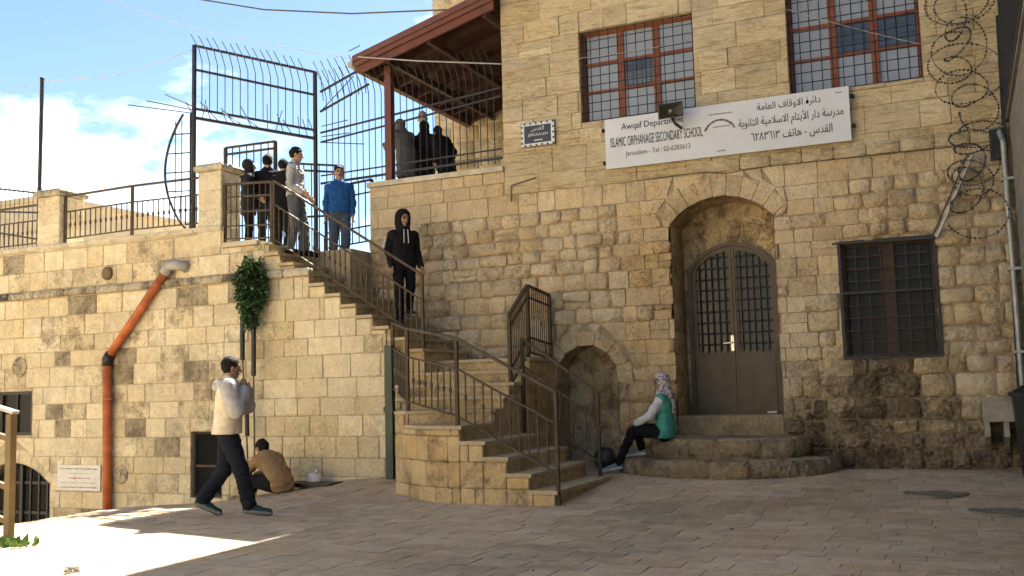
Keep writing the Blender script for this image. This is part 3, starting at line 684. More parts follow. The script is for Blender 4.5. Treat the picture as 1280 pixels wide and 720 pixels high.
# gate pillars standing on the wall
def pillar(cx, z0, z1, w, label):
    t = thing('stone_pillar', label, 'pillar', (cx, LW+w/2, z0), 'stone pillars on the retaining wall'); y0, y1 = LW-.01, LW-.01+w
    zs = [z0+(z1-.12-z0)*i/4 for i in range(5)]
    build('core', MB().box((cx-w/2+.02, y0+.02, z0), (cx+w/2-.02, y1-.02, z1-.1)), 'mortar_pale', t)
    for i in range(4):
        for (q, n) in (([V((cx-w/2, y0, zs[i])), V((cx+w/2, y0, zs[i])), V((cx+w/2, y0, zs[i+1])), V((cx-w/2, y0, zs[i+1]))], V((0, -1, 0))), ([V((cx+w/2, y0, zs[i])), V((cx+w/2, y1, zs[i])), V((cx+w/2, y1, zs[i+1])), V((cx+w/2, y0, zs[i+1]))], V((1, 0, 0))), ([V((cx-w/2, y1, zs[i])), V((cx-w/2, y0, zs[i])), V((cx-w/2, y0, zs[i+1])), V((cx-w/2, y1, zs[i+1]))], V((-1, 0, 0)))):
            for v in q: v.z += .004 if v.z == zs[i] else -.004
            vs, fs = stone_geo(q, n, .03, .008, .004, .002, .006); build('stone', MB().add(vs, fs, tint=(random.uniform(.4, .75), random.uniform(.1, .5), random.uniform(.1, .5))), 'left', t, smooth=True)
    e = .05; mb = MB(); zc = z1-.115
    prof = [(w/2+e-.015, zc), (w/2+e, zc+.02), (w/2+e, zc+.075), (w/2+e-.03, zc+.115)]; vs = [(cx+sx*h, (y0+y1)/2+sy*h, z) for h, z in prof for sx, sy in ((-1, -1), (1, -1), (1, 1), (-1, 1))]
    fs = [(i*4+j, i*4+(j+1) % 4, (i+1)*4+(j+1) % 4, (i+1)*4+j) for i in range(3) for j in range(4)]+[(3, 2, 1, 0), (12, 13, 14, 15)]
    build('cap', MB().add(vs, fs, tint=(.4, .4, .5)), 'coping', t)
pillar(-10.62, 3.64, 4.97, .46, 'stone pillar beside the iron gate at the stair head')
pillar(-14.12, 3.88, 4.93, .52, 'stone pillar on the wall left of the long iron railing')

# ================================================================== the staircase
ST = thing('stone_staircase', 'winding stone staircase with curved base rising to the landing', 'staircase', (-6, 11.5, 0))
def stairs():
    polys = []
    lx = [-4.26, -4.57, -4.85, -5.14, -5.44]; lz = [.19, .375, .56, .74, .92]
    YI = 12.34
    for i in range(4): polys.append(([(lx[i], 10.5), (lx[i], YI), (lx[i+1], YI), (lx[i+1], 10.5)], lz[i]))
    polys.append(([(-5.44, 10.5), (-5.44, 11.42), (-6.46, 11.0), (-6.13, 10.74), (-5.8, 10.56)], .92))
    polys.append(([(-6.46, 11.0), (-5.44, 11.42), (-5.44, 11.72), (-6.84, 11.42), (-6.64, 11.06)], 1.09))
    polys.append(([(-6.84, 11.42), (-5.44, 11.72), (-5.44, 12.02), (-7.03, 11.74)], 1.255))
    polys.append(([(-7.03, 11.74), (-5.44, 12.02), (-5.44, 12.30), (-7.19, 12.02)], 1.42))
    polys.append(([(-7.19, 12.02), (-5.44, 12.30), (-5.44, 12.6), (-6.85, 12.6), (-6.85, 12.15), (-7.28, 12.15)], 1.585))
    polys.append(([(-6.85, 12.6), (-5.44, 12.6), (-5.44, F-.06), (-6.85, F-.06)], 1.755))
    for k in range(10):
        a, b, z = upper_tread(k); polys.append(([(a, LW+.03), (a, F-.06), (b, F-.06), (b, LW+.03)], z))
    def grow(poly, e):
        n = len(poly); ar = sum(poly[i][0]*poly[(i+1) % n][1]-poly[(i+1) % n][0]*poly[i][1] for i in range(n)); s = 1 if ar > 0 else -1; out = []
        for i in range(n):
            p, q, r = V(poly[i-1]), V(poly[i]), V(poly[(i+1) % n]); d0, d1 = (q-p).normalized(), (r-q).normalized()
            n0, n1 = V((d0.y, -d0.x))*s, V((d1.y, -d1.x))*s; m = (n0+n1); m = m/max(.35, m.length_squared/2) if m.length > 0 else n0
            out.append(tuple(q+m*e))
        return out
    for i, (poly, z) in enumerate(polys):
        t = (random.uniform(.4, .6), random.uniform(.3, .6), .5)
        s = build('step', MB().prism(grow(poly, -.002), -.3 if i < 10 else z-.6, z-.045, tint=t), 'stair', ST)
        e = .028 if i < 10 else .02
        up = polys[i+1][1] if i+1 < len(polys) else 9
        pl = grow(poly, e)
        if i >= 10:
            a, b, _ = upper_tread(i-10); pl = [(a+.025, LW-.055), (a+.025, F-.062), (b+.001, F-.062), (b+.001, LW-.055)]
        else: pl = [(x, min(y, F-.062)) for x, y in pl]
        tt = (random.uniform(.5, .75), random.uniform(.2, .45), .25)
        build('tread', MB().prism(pl, z-.043, z, tint=tt), 'tread', s)
    # landing floor and its stone edge
    build('landing', MB().box((-10.35, LW+.03, 3.3), (LANDX-.002, F+3, 3.63), tint=(.55, .3, .3)), 'tread', ST)
    # facing stones on the outer curved wall
    path = [(-4.262, 10.475), (-5.6, 10.475), (-5.9, 10.56), (-6.2, 10.75), (-6.48, 10.97), (-6.67, 11.07), (-6.87, 11.43), (-7.06, 11.76), (-7.29, 12.13)]
    cum = [0]
    for p, q in zip(path, path[1:]): cum.append(cum[-1]+math.dist(p, q))
    def at(s):
        for i in range(len(path)-1):
            if s <= cum[i+1] or i == len(path)-2:
                k = (s-cum[i])/(cum[i+1]-cum[i]); return (path[i][0]+(path[i+1][0]-path[i][0])*k, path[i][1]+(path[i+1][1]-path[i][1])*k)
    def top(s):
        x, y = at(s)
        for a, b, z in ((-4.26, -4.57, .19), (-4.57, -4.85, .375), (-4.85, -5.14, .56), (-5.14, -5.44, .74), (-5.44, -6.46, .92), (-6.46, -6.86, 1.09), (-6.86, -7.05, 1.255), (-7.05, -7.2, 1.42), (-7.2, -9, 1.585)):
            if a >= x > b: return z-.045
        return .14
    sb = [0, .31, .59, .88, 1.18]
    for z0, z1 in ((-.1, .2), (.2, .5), (.5, .80), (.80, 1.1), (1.1, 1.4), (1.4, 1.6)):
        s = 0; marks = [0]
        while s < cum[-1]:
            s += random.uniform(.26, .42); marks.append(min(s, cum[-1]))
        marks = sorted(set([round(q, 3) for q in marks]+[q for q in sb]))
        mk = [marks[0]]
        for q in marks[1:]:
            if q-mk[-1] > .1: mk.append(q)
        for a, b in zip(mk, mk[1:]):
            t = min(z1, top((a+b)/2)); 
            if t-z0 < .05: continue
            p, q = at(a+.004), at(b-.004); d = V((q[0]-p[0], q[1]-p[1], 0)).normalized(); n = V((-d.y, d.x, 0)); n = n if n.y < 0 or n.x < -.9 else -n
            if n.dot(V((-5.5, 12.5, 0))-V((p[0], p[1], 0))) > 0: n = -n
            qq = [V((q[0], q[1], z0+.004)), V((p[0], p[1], z0+.004)), V((p[0], p[1], t-.004)), V((q[0], q[1], t-.004))]
            if (qq[1]-qq[0]).cross(qq[3]-qq[0]).dot(n) < 0: qq = [qq[1], qq[0], qq[3], qq[2]]
            vs, fs = stone_geo(qq, n, .05, .007, .004, .003, .008)
            build('stone', MB().add(vs, fs, tint=(random.uniform(.35, .75), random.uniform(.4, .95), random.choice((.12, .25, .55)))), 'stair', ST, smooth=True)
stairs()
# ================================================================== railings
def railing(name, label, posts, rails, group=None, mat='iron', bal=.14, bal_between=(1, 2), bw=.014, pw=.04, rw=.03, toprail=.045, knob=True, post_skip=(), shape=None):
    """posts: (x, y, base z, top z); rails: drops below the post tops; balusters run between two of the rails"""
    t = thing(name, label, 'railing', (posts[0][0], posts[0][1], posts[0][2]), group)
    for i, (x, y, b, tp) in enumerate(posts):
        if i not in post_skip: build('post', MB().box((x-pw/2, y-pw/2, b), (x+pw/2, y+pw/2, tp)), mat, t)
    for (p, q) in zip(posts, posts[1:]):
        P, Q = V((p[0], p[1], p[3])), V((q[0], q[1], q[3]))
        for k, d in enumerate(rails):
            w = toprail if k == 0 else rw
            build('handrail' if k == 0 else 'rail', MB().bar(P-V((0, 0, d)), Q-V((0, 0, d)), w, w*.7), mat, t)
        n = max(1, int((Q-P).length/bal)); d0, d1 = rails[bal_between[0]], rails[bal_between[1]]
        for i in range(1, n):
            c = P.lerp(Q, i/n); mb = MB().bar(c-V((0, 0, d0)), c-V((0, 0, d1)), bw)
            if knob:
                m_ = c-V((0, 0, (d0+d1)/2)); mb.box((m_.x-.013, m_.y-.013, m_.z-.03), (m_.x+.013, m_.y+.013, m_.z+.03))
            build('baluster', mb, mat, t)
    return t
railing('stair_railing', 'brown iron railing curving along the outer edge of the lower stair flight', [(-4.24, 10.53, .0, 1.29), (-5.51, 10.57, .92, 1.95), (-6.45, 11.03, .92, 2.13), (-7.3, 12.09, 1.5, 2.3)], (0, .36, .92), bal=.125)
railing('stair_railing', 'short brown iron railing on the wall side of the lower stair flight', [(-4.37, 12.31, .1, 1.26), (-5.41, 12.3, .74, 2.0)], (0, .36, .9), bal=.2, knob=False)
railing('stair_railing', 'brown iron railing panel standing high beside the dark wall niche', [(-5.47, 12.02, 1.0, 2.3), (-5.5, 12.72, 1.7, 2.76), (-5.5, 13.53, 1.7, 2.68)], (0, .16, .72, .93), bal=.07, bal_between=(0, 3), knob=False)
railing('stair_railing', 'brown iron railing sloping along the upper stair flight', [(-6.88, LW+.06, 1.6, 2.96), (-9.43, LW+.06, 3.6, 4.58)], (0, .36, .90), bal=.105)
railing('landing_railing', 'iron railing on the landing between the pillar and the stair head', [(-9.47, LW+.05, 3.64, 4.57), (-10.36, LW+.05, 3.66, 4.62)], (0, .2, .44, .66, .86), bal=.11, bal_between=(0, 4))
railing('wall_railing', 'long iron railing between the two stone pillars', [(-10.86, LW+.1, 3.95, 4.80), (-12.33, LW+.1, 3.95, 4.82), (-13.84, LW+.1, 3.95, 4.80)], (0, .27, .73, .83), bal=.11, bal_between=(1, 2))
railing('wall_railing', 'iron railing left of the leftmost stone pillar', [(-14.4, LW+.1, 3.95, 4.72), (-15.9, LW+.1, 3.95, 4.72), (-17.4, LW+.1, 3.95, 4.72)], (0, .27, .67, .77), bal=.11, bal_between=(1, 2))
# ochre handrail at the lower left corner
def low_left_rail():
    t = thing('handrail', 'ochre metal handrail at the lower left corner of the square', 'handrail', (-8.42, 6.86, 0)); p = V((-8.42, 6.86, 0)); d = V((-1, -.12, .0)).normalized()
    build('post', MB().box((p.x-.035, p.y-.035, -.02), (p.x+.035, p.y+.035, 1.22)), 'yellow_rail', t)
    q = p+d*1.9
    build('post', MB().box((q.x-.045, q.y-.045, -.5), (q.x+.045, q.y+.045, 1.3)), 'yellow_rail', t)
    build('top_rail', MB().bar(p+V((.06, 0, 1.235)), q+V((0, 0, 1.75)), .09, .03), 'zinc', t)
    for z in (.2, .52, .98): build('rail', MB().bar(p+V((0, 0, z)), q+V((0, 0, z+.5)), .05), 'yellow_rail', t)
low_left_rail()

# ================================================================== security ironwork above the stair head
def screen(name, label, p, q, bars, z_lo, z_hi, rails, post_a=True, post_b=True, spike=.16, step=.2, posts_z=None, lean=V((-.05, -.22, .18)), mat='black_iron'):
    """a tall screen of thin rods with bent tips between two uprights"""
    t = thing(name, label, 'fence', (p[0], p[1], min(posts_z) if posts_z else z_lo), 'iron security screens')
    P, Q = V((*p, 0)), V((*q, 0))
    for ok, c, z in ((post_a, P, posts_z and posts_z[0]), (post_b, Q, posts_z and posts_z[1])):
        if ok: build('post', MB().bar(V((c.x, c.y, z)), V((c.x, c.y, z_hi(0 if c is P else 1))), .05), mat, t)
    for (a, b, w) in rails: build('rail', MB().bar(V((P.x, P.y, a)), V((Q.x, Q.y, b)), w), mat, t)
    n = int((Q-P).length/step)
    for i in range(1, n):
        k = i/n; c = P.lerp(Q, k); zl, zh = z_lo(k), z_hi(k); r = random.uniform(.9, 1.1)
        build('rod', MB().tube([(c.x, c.y, zl), (c.x, c.y, zh-.25), (c.x+lean.x*.3*r, c.y+lean.y*.3*r, zh-.05), (c.x+lean.x*r, c.y+lean.y*r, zh+spike*r)], .0075, 5), mat, t)
    return t
lerp = lambda a, b: (lambda k: a+(b-a)*k)
g1 = screen('gate_screen', 'tall black iron screen of bent rods over the stair head gate', (-11.1, 12.32), (-9.58, 13.5), 0, lerp(5.98, 5.66), lerp(7.03, 6.68), [(7.02, 6.67, .036), (6.62, 6.28, .034), (5.97, 5.68, .036), (5.82, 5.54, .045)], posts_z=(3.95, 3.6), step=.115)
build('spike', MB().add([], []).tube([(-11.15, 12.3, 5.9), (-12.3, 12.1, 6.15)], .009, 5).tube([(-11.12, 12.3, 5.95), (-12.0, 12.2, 6.2)], .009, 5).tube([(-11.1, 12.3, 6.0), (-11.6, 12.2, 6.25)], .009, 5), 'black_iron', g1)
for i in range(16):                      # spikes fanning out along the lower rail
    k = i/15; c = V((-11.1, 12.32, 5.83)).lerp(V((-9.58, 13.5, 5.55)), k)
    build('spike', MB().tube([c, c+V((random.uniform(-.15, .35), random.uniform(-.5, -.25), random.uniform(.1, .28)))], .007, 5), 'black_iron', g1)
def fan():
    t = thing('curved_guard', 'curved black iron guard bulging left of the tall gate post', 'fence', (-11.2, 12.2, 3.95)); pts = []
    for i in range(13):
        k = i/12; z = 5.85-1.85*k; pts.append(V((-11.12-.42*math.sin(math.pi*min(1, k*.98+.02))**.8, 12.15, z)))
    build('curved_bar', MB().tube(pts, .02, 6), 'black_iron', t)
    build('upright', MB().tube([(-11.02, 12.16, 3.97), (-11.02, 12.16, 5.85)], .018, 6), 'black_iron', t)
    for i in (2, 4, 6, 8, 10): build('rung', MB().tube([pts[i], (-11.02, 12.16, pts[i].z-.03)], .011, 5), 'black_iron', t)
    for x in (-11.2, -11.33): build('rod', MB().tube([(x, 12.155, 4.25 if x < -11.25 else 4.05), (x, 12.155, 5.75)], .008, 5), 'black_iron', t)
fan()
def gate_leaf(name, label, p, q, z0, z1, arch):
    t = thing(name, label, 'gate', (*p, z0)); P, Q = V((*p, 0)), V((*q, 0)); U = V((0, 0, 1))
    build('stile', MB().bar(P+U*z0, P+U*z1, .05), 'black_iron', t); build('stile', MB().bar(Q+U*z0, Q+U*(z1+arch), .05), 'black_iron', t)
    for z, s in ((z1, arch), (z1-.12, arch), (z0+.9, 0), (z0+.1, 0)): build('rail', MB().bar(P+U*z, Q+U*(z+s), .035), 'black_iron', t)
    n = int((Q-P).length/.13)
    for i in range(1, n): c = P.lerp(Q, i/n); build('bar', MB().bar(c+U*(z0+.1), c+U*(z1+arch*i/n), .014), 'black_iron', t)
gate_leaf('gate_leaf', 'open black iron gate leaf beside the right stone pillar', (-11.5, 13.55), (-10.55, 13.7), 3.63, 5.63, .03)
gate_leaf('gate_leaf', 'open black iron gate leaf behind the man in the white jacket', (-10.95, 14.6), (-10.0, 14.9), 3.6, 5.5, -.1)
g2 = screen('terrace_screen', 'tall iron bar screen with bent tips along the covered terrace', (-9.56, F+.02), (-6.24, F+.02), 0, lerp(4.72, 4.76), lerp(6.5, 6.35), [(5.66, 5.93, .028), (5.5, 5.80, .026), (4.80, 4.84, .035), (4.93, 4.98, .022)], False, False, step=.115, posts_z=(3.6, 4.7))
build('upper_rail', MB().bar((-9.56, F+.02, 6.36), (-8.78, F+.02, 6.62), .03), 'black_iron', g2); build('upper_rail', MB().bar((-9.56, F+.015, 6.02), (-8.6, F+.015, 6.35), .03), 'black_iron', g2)
for i in range(7):
    x = -9.5+i*.14; build('rod', MB().tube([(x, F+.02, 6.2), (x-.02, F-.02, 6.6), (x-.1, F-.12, 6.85)], .0075, 5), 'black_iron', g2)
for (a, b) in (((402, 158), (435, 150)), ((402, 171), (437, 166)), ((402, 178), (455, 180)), ((436, 64), (450, 57)), ((402, 138), (442, 95))): build('stray_rod', MB().tube([A(*a, F-.1), A(*b, F-.15)], .008, 5), 'black_iron', g2)
railing('terrace_end_railing', 'black iron railing between the landing and the covered terrace wall', [(-9.52, F+.1, 3.64, 4.72), (-8.62, F+.1, 3.64, 4.78)], (0, .2, .75, 1.0), bal=.12, bal_between=(0, 3), mat='black_iron', knob=False)
t = thing('flag_pole', 'thin dark metal pole rising behind the left stone pillar', 'pole', (-14.92, 12.62, 3.9)); build('shaft', MB().tube([(-14.92, 12.62, 3.6), (-14.9, 12.62, 7.1)], .035, 8), 'black_iron', t); build('cap', MB().lathe([(.04, 0), (.04, .05), (.02, .07)], (-14.9, 12.62, 7.1), 8), 'black_iron', t)
t = thing('spiked_fence', 'slanting spiked iron fence at the left edge behind the railing', 'fence', (-15.6, 12.9, 3.9), 'iron security screens')
for k, (z0, z1) in enumerate(((5.32, 5.06), (4.85, 4.72), (4.5, 4.2))): build('rail', MB().bar((-16.8, 12.9, z0+.08), (-14.95, 12.9, z1), .03), 'black_iron', t)
for i in range(14): x = -16.6+.12*i; build('rod', MB().tube([(x, 12.9, 4.0), (x, 12.9, 5.1-.01*i), (x+.1, 12.8, 5.42-.02*i)], .007, 5), 'black_iron', t)

# ================================================================== the covered terrace
def canopy():
    t = thing('terrace_canopy', 'red brown timber canopy roof over the terrace corner', 'canopy', (-7.4, 15.3, 4.7))
    sl = .262; X0, X1, Y0, Y1 = -8.68, -6.21, 13.32, 17.38; zf = lambda x: 6.7+(x-X0)*sl; U = V((0, 0, 1))
    def slab(x0, x1, y0, y1, top, bot): return MB().add([(x0, y0, zf(x0)+bot), (x1, y0, zf(x1)+bot), (x1, y1, zf(x1)+bot), (x0, y1, zf(x0)+bot), (x0, y0, zf(x0)+top), (x1, y0, zf(x1)+top), (x1, y1, zf(x1)+top), (x0, y1, zf(x0)+top)], [(3, 2, 1, 0), (4, 5, 6, 7), (0, 1, 5, 4), (1, 2, 6, 5), (2, 3, 7, 6), (3, 0, 4, 7)])
    build('roof', slab(X0, X1, Y0+.045, Y1, .03, -.01), 'canopy', t)
    build('fascia', slab(X0-.02, X1, Y0, Y0+.04, .04, -.13), 'canopy', t); build('fascia_trim', slab(X0-.03, X1, Y0-.03, Y0-.002, .05, -.05), 'canopy', t); build('lower_fascia', slab(X0+.05, X1, Y0+.045, Y0+.09, -.014, -.25), 'canopy_post', t)
    build('eave_beam', slab(X0-.02, X0+.06, Y0+.042, Y1, .035, -.2), 'canopy', t)
    build('gutter', MB().box((X0-.12, Y0-.02, 6.58), (X0-.03, Y1, 6.66)), 'pipe_grey', t)
    n = 12; dy = (Y1-Y0-.1)/n
    for i in range(n):
        y = Y0+.1+dy*i; build('ceiling_board', slab(X0+.065, X1, y+.006, y+dy-.006, -.014, -.035), 'canopy_under', t)
    for i in range(6): y = Y0+.55+.68*i; build('rafter', slab(X0+.06, X1, y, y+.07, -.037, -.16), 'canopy_under', t)
    for z in (.35, .85, 1.5): x = X0+z*1.5; build('purlin', MB().box((x, Y0+.095, zf(x)-.27), (x+.07, Y1, zf(x)-.165)), 'canopy_under', t)
    build('post', MB().box((-8.28, 13.56, 4.7), (-8.16, 13.68, zf(-8.2)-.25)), 'canopy_post', t)
canopy()
build('terrace_coping', MB().box((-8.63, F-.05, 4.62), (-6.205, F+.28, 4.70), tint=(.65, .2, .2)), 'coping', SB)
# stones on the back wall of the terrace
mbs = lay(-9.45, -6.2, courses(4.4, 9.6, .26, .36), .35, .7)
for (a, b, c, d, z0, z1) in mbs:
    q = [V((a+.01, 17.385, z0+.01)), V((b-.01, 17.385, z0+.01)), V((b-.01, 17.385, z1-.01)), V((a+.01, 17.385, z1-.01))]
    if z0 > 6.3 and a > -8.2 and z1 < 7.0: continue
    vs, fs = stone_geo(q, V((0, -1, 0)), .03, .012, .006, .004, .012, 3, 3); build('back_wall_stone', MB().add(vs, fs, tint=(random.uniform(.4, .7), random.uniform(.2, .5), .25)), 'facade', SB, smooth=True)
t = thing('dish_lamp', 'small grey lamp shade hanging under the terrace canopy edge', 'lamp', A(531, 145, 15.5)); p = A(528, 152, 15.5)
build('shade', MB().lathe([(.02, .2), (.06, .17), (.10, .06), (.09, .0)], p, 12), 'pipe_grey', t, smooth=True); build('cord', MB().tube([p+V((0, 0, .19)), p+V((0, 0, .5))], .008, 5), 'black', t)

# ================================================================== pipes and ducts
t = thing('drainpipe', 'orange plastic drainpipe running down the retaining wall and bending to the right', 'drainpipe', (-12.75, LW-.09, -.6)); y = LW-.095
a, b, c, d = A(134, 700, y), A(134, 457, y), A(134, 449, y), A(209, 337, y)
build('vertical_pipe', MB().tube([a, b], .07, 16), 'pipe_orange', t, smooth=True); build('slanted_pipe', MB().tube([c.lerp(d, .03), d], .068, 16), 'pipe_orange', t, smooth=True)
build('collar', MB().tube([b-V((0, 0, .0)), b+V((0, 0, .10)), c.lerp(d, .06)], .084, 16), 'black', t, smooth=True)
build('elbow', MB().tube([d-(d-c).normalized()*.08, d, d+V((.05, 0, .06)), A(222, 331, y), A(231, 333, LW-.05), A(233, 335, LW+.02)], .082, 16), 'pipe_grey', t, smooth=True)
for z in (A(134, 500, y).z, A(134, 545, y).z, A(134, 610, y).z): build('bracket', MB().lathe([(.074, 0), (.074, .03)], (a.x*.5+b.x*.5, y, z), 16).box((a.x*.5+b.x*.5-.02, y+.06, z), (a.x*.5+b.x*.5+.02, LW+.01, z+.03)), 'pipe_orange', t)
t = thing('downpipe', 'dark green square downpipe at the corner between wall and staircase', 'drainpipe', (-7.42, LW-.06, 0)); p, q = A(487, 432, LW-.07), A(487, 592, LW-.07)
build('pipe', MB().box((p.x-.06, LW-.12, .1), (p.x+.055, LW-.02, p.z)), 'pipe_green', t); build('joint', MB().box((p.x-.075, LW-.135, 1.05), (p.x+.07, LW-.015, 1.13)), 'pipe_green', t)
t = thing('wall_conduit', 'pale grey vertical pipe at the right end of the school wall', 'pipe', (.6, 13.4, .2)); p, q = A(1254, 178, 13.42), A(1277, 470, 13.42)
build('pipe', MB().tube([(q.x, 13.42, .3), q, p, p+V((-.03, .0, .12)), p+V((-.03, .12, .2))], .034, 10), 'zinc', t, smooth=True)
for z in (1.6, 2.6, 3.7): build('clamp', MB().box((.53, 13.37, z), (.69, 13.6, z+.03)), 'zinc', t)
t = thing('black_duct', 'black vertical cable duct in the right corner of the square', 'pipe', (.52, 13.5, .2)); p, q = A(1246, 20, 13.5), A(1271, 470, 13.5)
build('duct', MB().bar((q.x, 13.5, .2), (p.x+.01, 13.5, p.z), .05), 'black', t); build('junction_box', MB().box((.44, 13.44, 3.98), (.56, 13.56, 4.35)), 'black', t)
t = thing('tube_fixture', 'slanted grey metal tube fixture leaning above the street level window', 'light fitting', A(1170, 297, 13.5)); p, q = A(1171, 297, 13.5), A(1216, 193, 13.46)
build('channel', MB().bar(p, q, .085, .03), 'zinc', t); dd = (q-p).normalized().cross(V((0, 1, 0)))
build('edge', MB().bar(p+dd*.052+V((0, -.01, 0)), q+dd*.052+V((0, -.01, 0)), .016), 'wood_dark', t); build('edge', MB().bar(p-dd*.0+V((0, -.02, 0)), q-dd*.0+V((0, -.02, 0)), .016), 'wood_dark', t); build('strip', MB().bar(A(1040, 305, 13.52), p, .025), 'black', t)

# right hand wall with mesh fence, trough, bin
t = thing('side_wall', 'grey block wall at the right edge of the square with a mesh fence on top', 'wall', (.9, 9, 0))
build('core', MB().box((.69, -4, -.3), (1.3, 13.62, 4.45)), 'grey_wall', t); build('sky_blocker', MB().box((.82, -4, 4.2), (7, 13.55, 11)), 'grey_wall', t)  # upper box is added to block skylight and darken the right corner
z = 0
while z < 4.4:
    h = .27; y = 9+random.uniform(0, .3)
    while y < 13.56:
        b = min(y+random.uniform(.4, .6), 13.57)
        if b-y > .08:
            q = [V((.675, b-.006, z+.005)), V((.675, y+.006, z+.005)), V((.675, y+.006, z+h-.005)), V((.675, b-.006, z+h-.005))]
            vs, fs = stone_geo(q, V((-1, 0, 0)), .03, .006, .003, 0, .005, 3, 3); build('block', MB().add(vs, fs, tint=(random.uniform(.4, .7), .3, .2)), 'grey_wall', t, smooth=True)
        y = b
    z += h
build('mesh_fence_frame', MB().bar((.66, 13.3, 4.5), (.66, 13.3, 6.9), .05).bar((.66, 13.3, 4.55), (.66, 9, 4.55), .05).bar((.66, 13.3, 6.9), (.66, 9, 6.9), .05).bar((.66, 11.5, 4.5), (.66, 11.5, 6.9), .05), 'black_iron', t)
mb = MB()
for i in range(60): mb.tube([(.66, 13.3-i*.07, 4.55), (.66, 13.3-i*.07, 6.9)], .006, 4)
for i in range(34): mb.tube([(.66, 13.3, 4.55+i*.07), (.66, 9.1, 4.55+i*.07)], .006, 4)
build('mesh', mb, 'black_iron', t); build('coping', MB().box((.64, 5, 4.452), (1.32, 13.56, 4.5)), 'grey_wall', t)
t = thing('stone_trough', 'small concrete trough on brackets against the wall at the right', 'trough', (.38, 13.35, .5)); x0, x1, y0, y1 = .14, .63, 13.12, 13.575
build('basin', MB().box((x0, y0, .80), (x1, y0+.07, 1.06)).box((x0, y1-.05, .80), (x1, y1, 1.06)).box((x0, y0+.07, .80), (x0+.06, y1-.05, 1.06)).box((x1-.06, y0+.07, .80), (x1, y1-.05, 1.06)).box((x0+.06, y0+.07, .80), (x1-.06, y1-.05, .88)), 'concrete', t)
for x in (x0+.01, (x0+x1)/2-.03, x1-.07): build('bracket', MB().add([(x, y1, .45), (x+.06, y1, .45), (x+.06, y1, .798), (x, y1, .798), (x, y0+.05, .62), (x+.06, y0+.05, .62), (x+.06, y0+.05, .798), (x, y0+.05, .798)], [(0, 1, 2, 3), (7, 6, 5, 4), (4, 5, 1, 0), (5, 6, 2, 1), (6, 7, 3, 2), (7, 4, 0, 3)]), 'concrete', t)
build('rim', MB().box((x0-.02, y0-.02, 1.061), (x1+.01, y0+.08, 1.085)), 'concrete', t)
t = thing('rubbish_bin', 'black plastic rubbish bin at the right edge in front of the trough', 'bin', (.74, 12.75, .15)); cx, cy = .66, 12.75
build('body', MB().add([(cx-.15, cy-.18, .16), (cx+.2, cy-.18, .16), (cx+.2, cy+.2, .16), (cx-.15, cy+.2, .16), (cx-.21, cy-.25, 1.1), (cx+.25, cy-.25, 1.1), (cx+.25, cy+.26, 1.1), (cx-.21, cy+.26, 1.1)], [(3, 2, 1, 0), (4, 5, 6, 7), (0, 1, 5, 4), (1, 2, 6, 5), (2, 3, 7, 6), (3, 0, 4, 7)]), 'black', t)
build('rim', MB().box((cx-.235, cy-.275, 1.1), (cx+.27, cy+.285, 1.145)), 'black', t); build('lid', MB().add([(cx-.225, cy-.265, 1.147), (cx+.26, cy-.265, 1.147), (cx+.26, cy+.275, 1.147), (cx-.225, cy+.275, 1.147), (cx-.1, cy-.15, 1.22), (cx+.15, cy-.15, 1.22), (cx+.15, cy+.15, 1.22), (cx-.1, cy+.15, 1.22)], [(3, 2, 1, 0), (4, 5, 6, 7), (0, 1, 5, 4), (1, 2, 6, 5), (2, 3, 7, 6), (3, 0, 4, 7)]), 'black', t)
# razor wire
def razor(label, axis, r0, loops, seed):
    rn = random.Random(seed); pts = []; n = loops*22; P, Q = V(axis[0]), V(axis[1]); bar = MB(); ph = rn.random()*6
    for i in range(n+1):
        k = i/n; a = 2*math.pi*i/22+ph; r = r0*(.72+.6*mnoise.noise(V((k*9, seed, 0)))+.16*math.sin(a*.37)); c_off = V((.2*mnoise.noise(V((k*7, seed, 4))), 0, .3*mnoise.noise(V((k*6, seed, 8))))); c = P.lerp(Q, k)+c_off
        pts.append(c+V((r*math.cos(a)*(1+.2*math.sin(a*.21+seed)), .22*math.sin(a*.5+k*9)*r, r*math.sin(a)*(.8+.25*math.sin(a*.13)))))
    t = thing('razor_wire', label, 'razor wire', P, 'razor wire coils in the right corner')
    build('coil', MB().tube(pts, .0042, 5), 'wire', t, smooth=True)
    for i in range(len(pts)-1):
        for s in (.2, .7):
            p = pts[i].lerp(pts[i+1], s); d = (pts[i+1]-pts[i]).normalized(); e = V((rn.uniform(-1, 1), rn.uniform(-1, 1), rn.uniform(-1, 1))).cross(d).normalized()
            bar.add([p-d*.018, p+e*.022, p+d*.018, p-e*.022], [(0, 1, 2), (0, 2, 3)])
    build('barbs', bar, 'wire', t, kind='stuff')
razor('large tangled coil of razor wire beside the right red brown window', ((.16, 13.3, 5.35), (.34, 13.25, 7.2)), .38, 9, 3)
razor('loose sagging coil of razor wire hanging in the middle of the right corner', ((.34, 13.32, 4.5), (.12, 13.3, 5.5)), .33, 5, 11)
razor('lowest tangled coil of razor wire above the grey pipe at the right', ((.12, 13.33, 3.35), (.27, 13.3, 4.4)), .32, 7, 5)

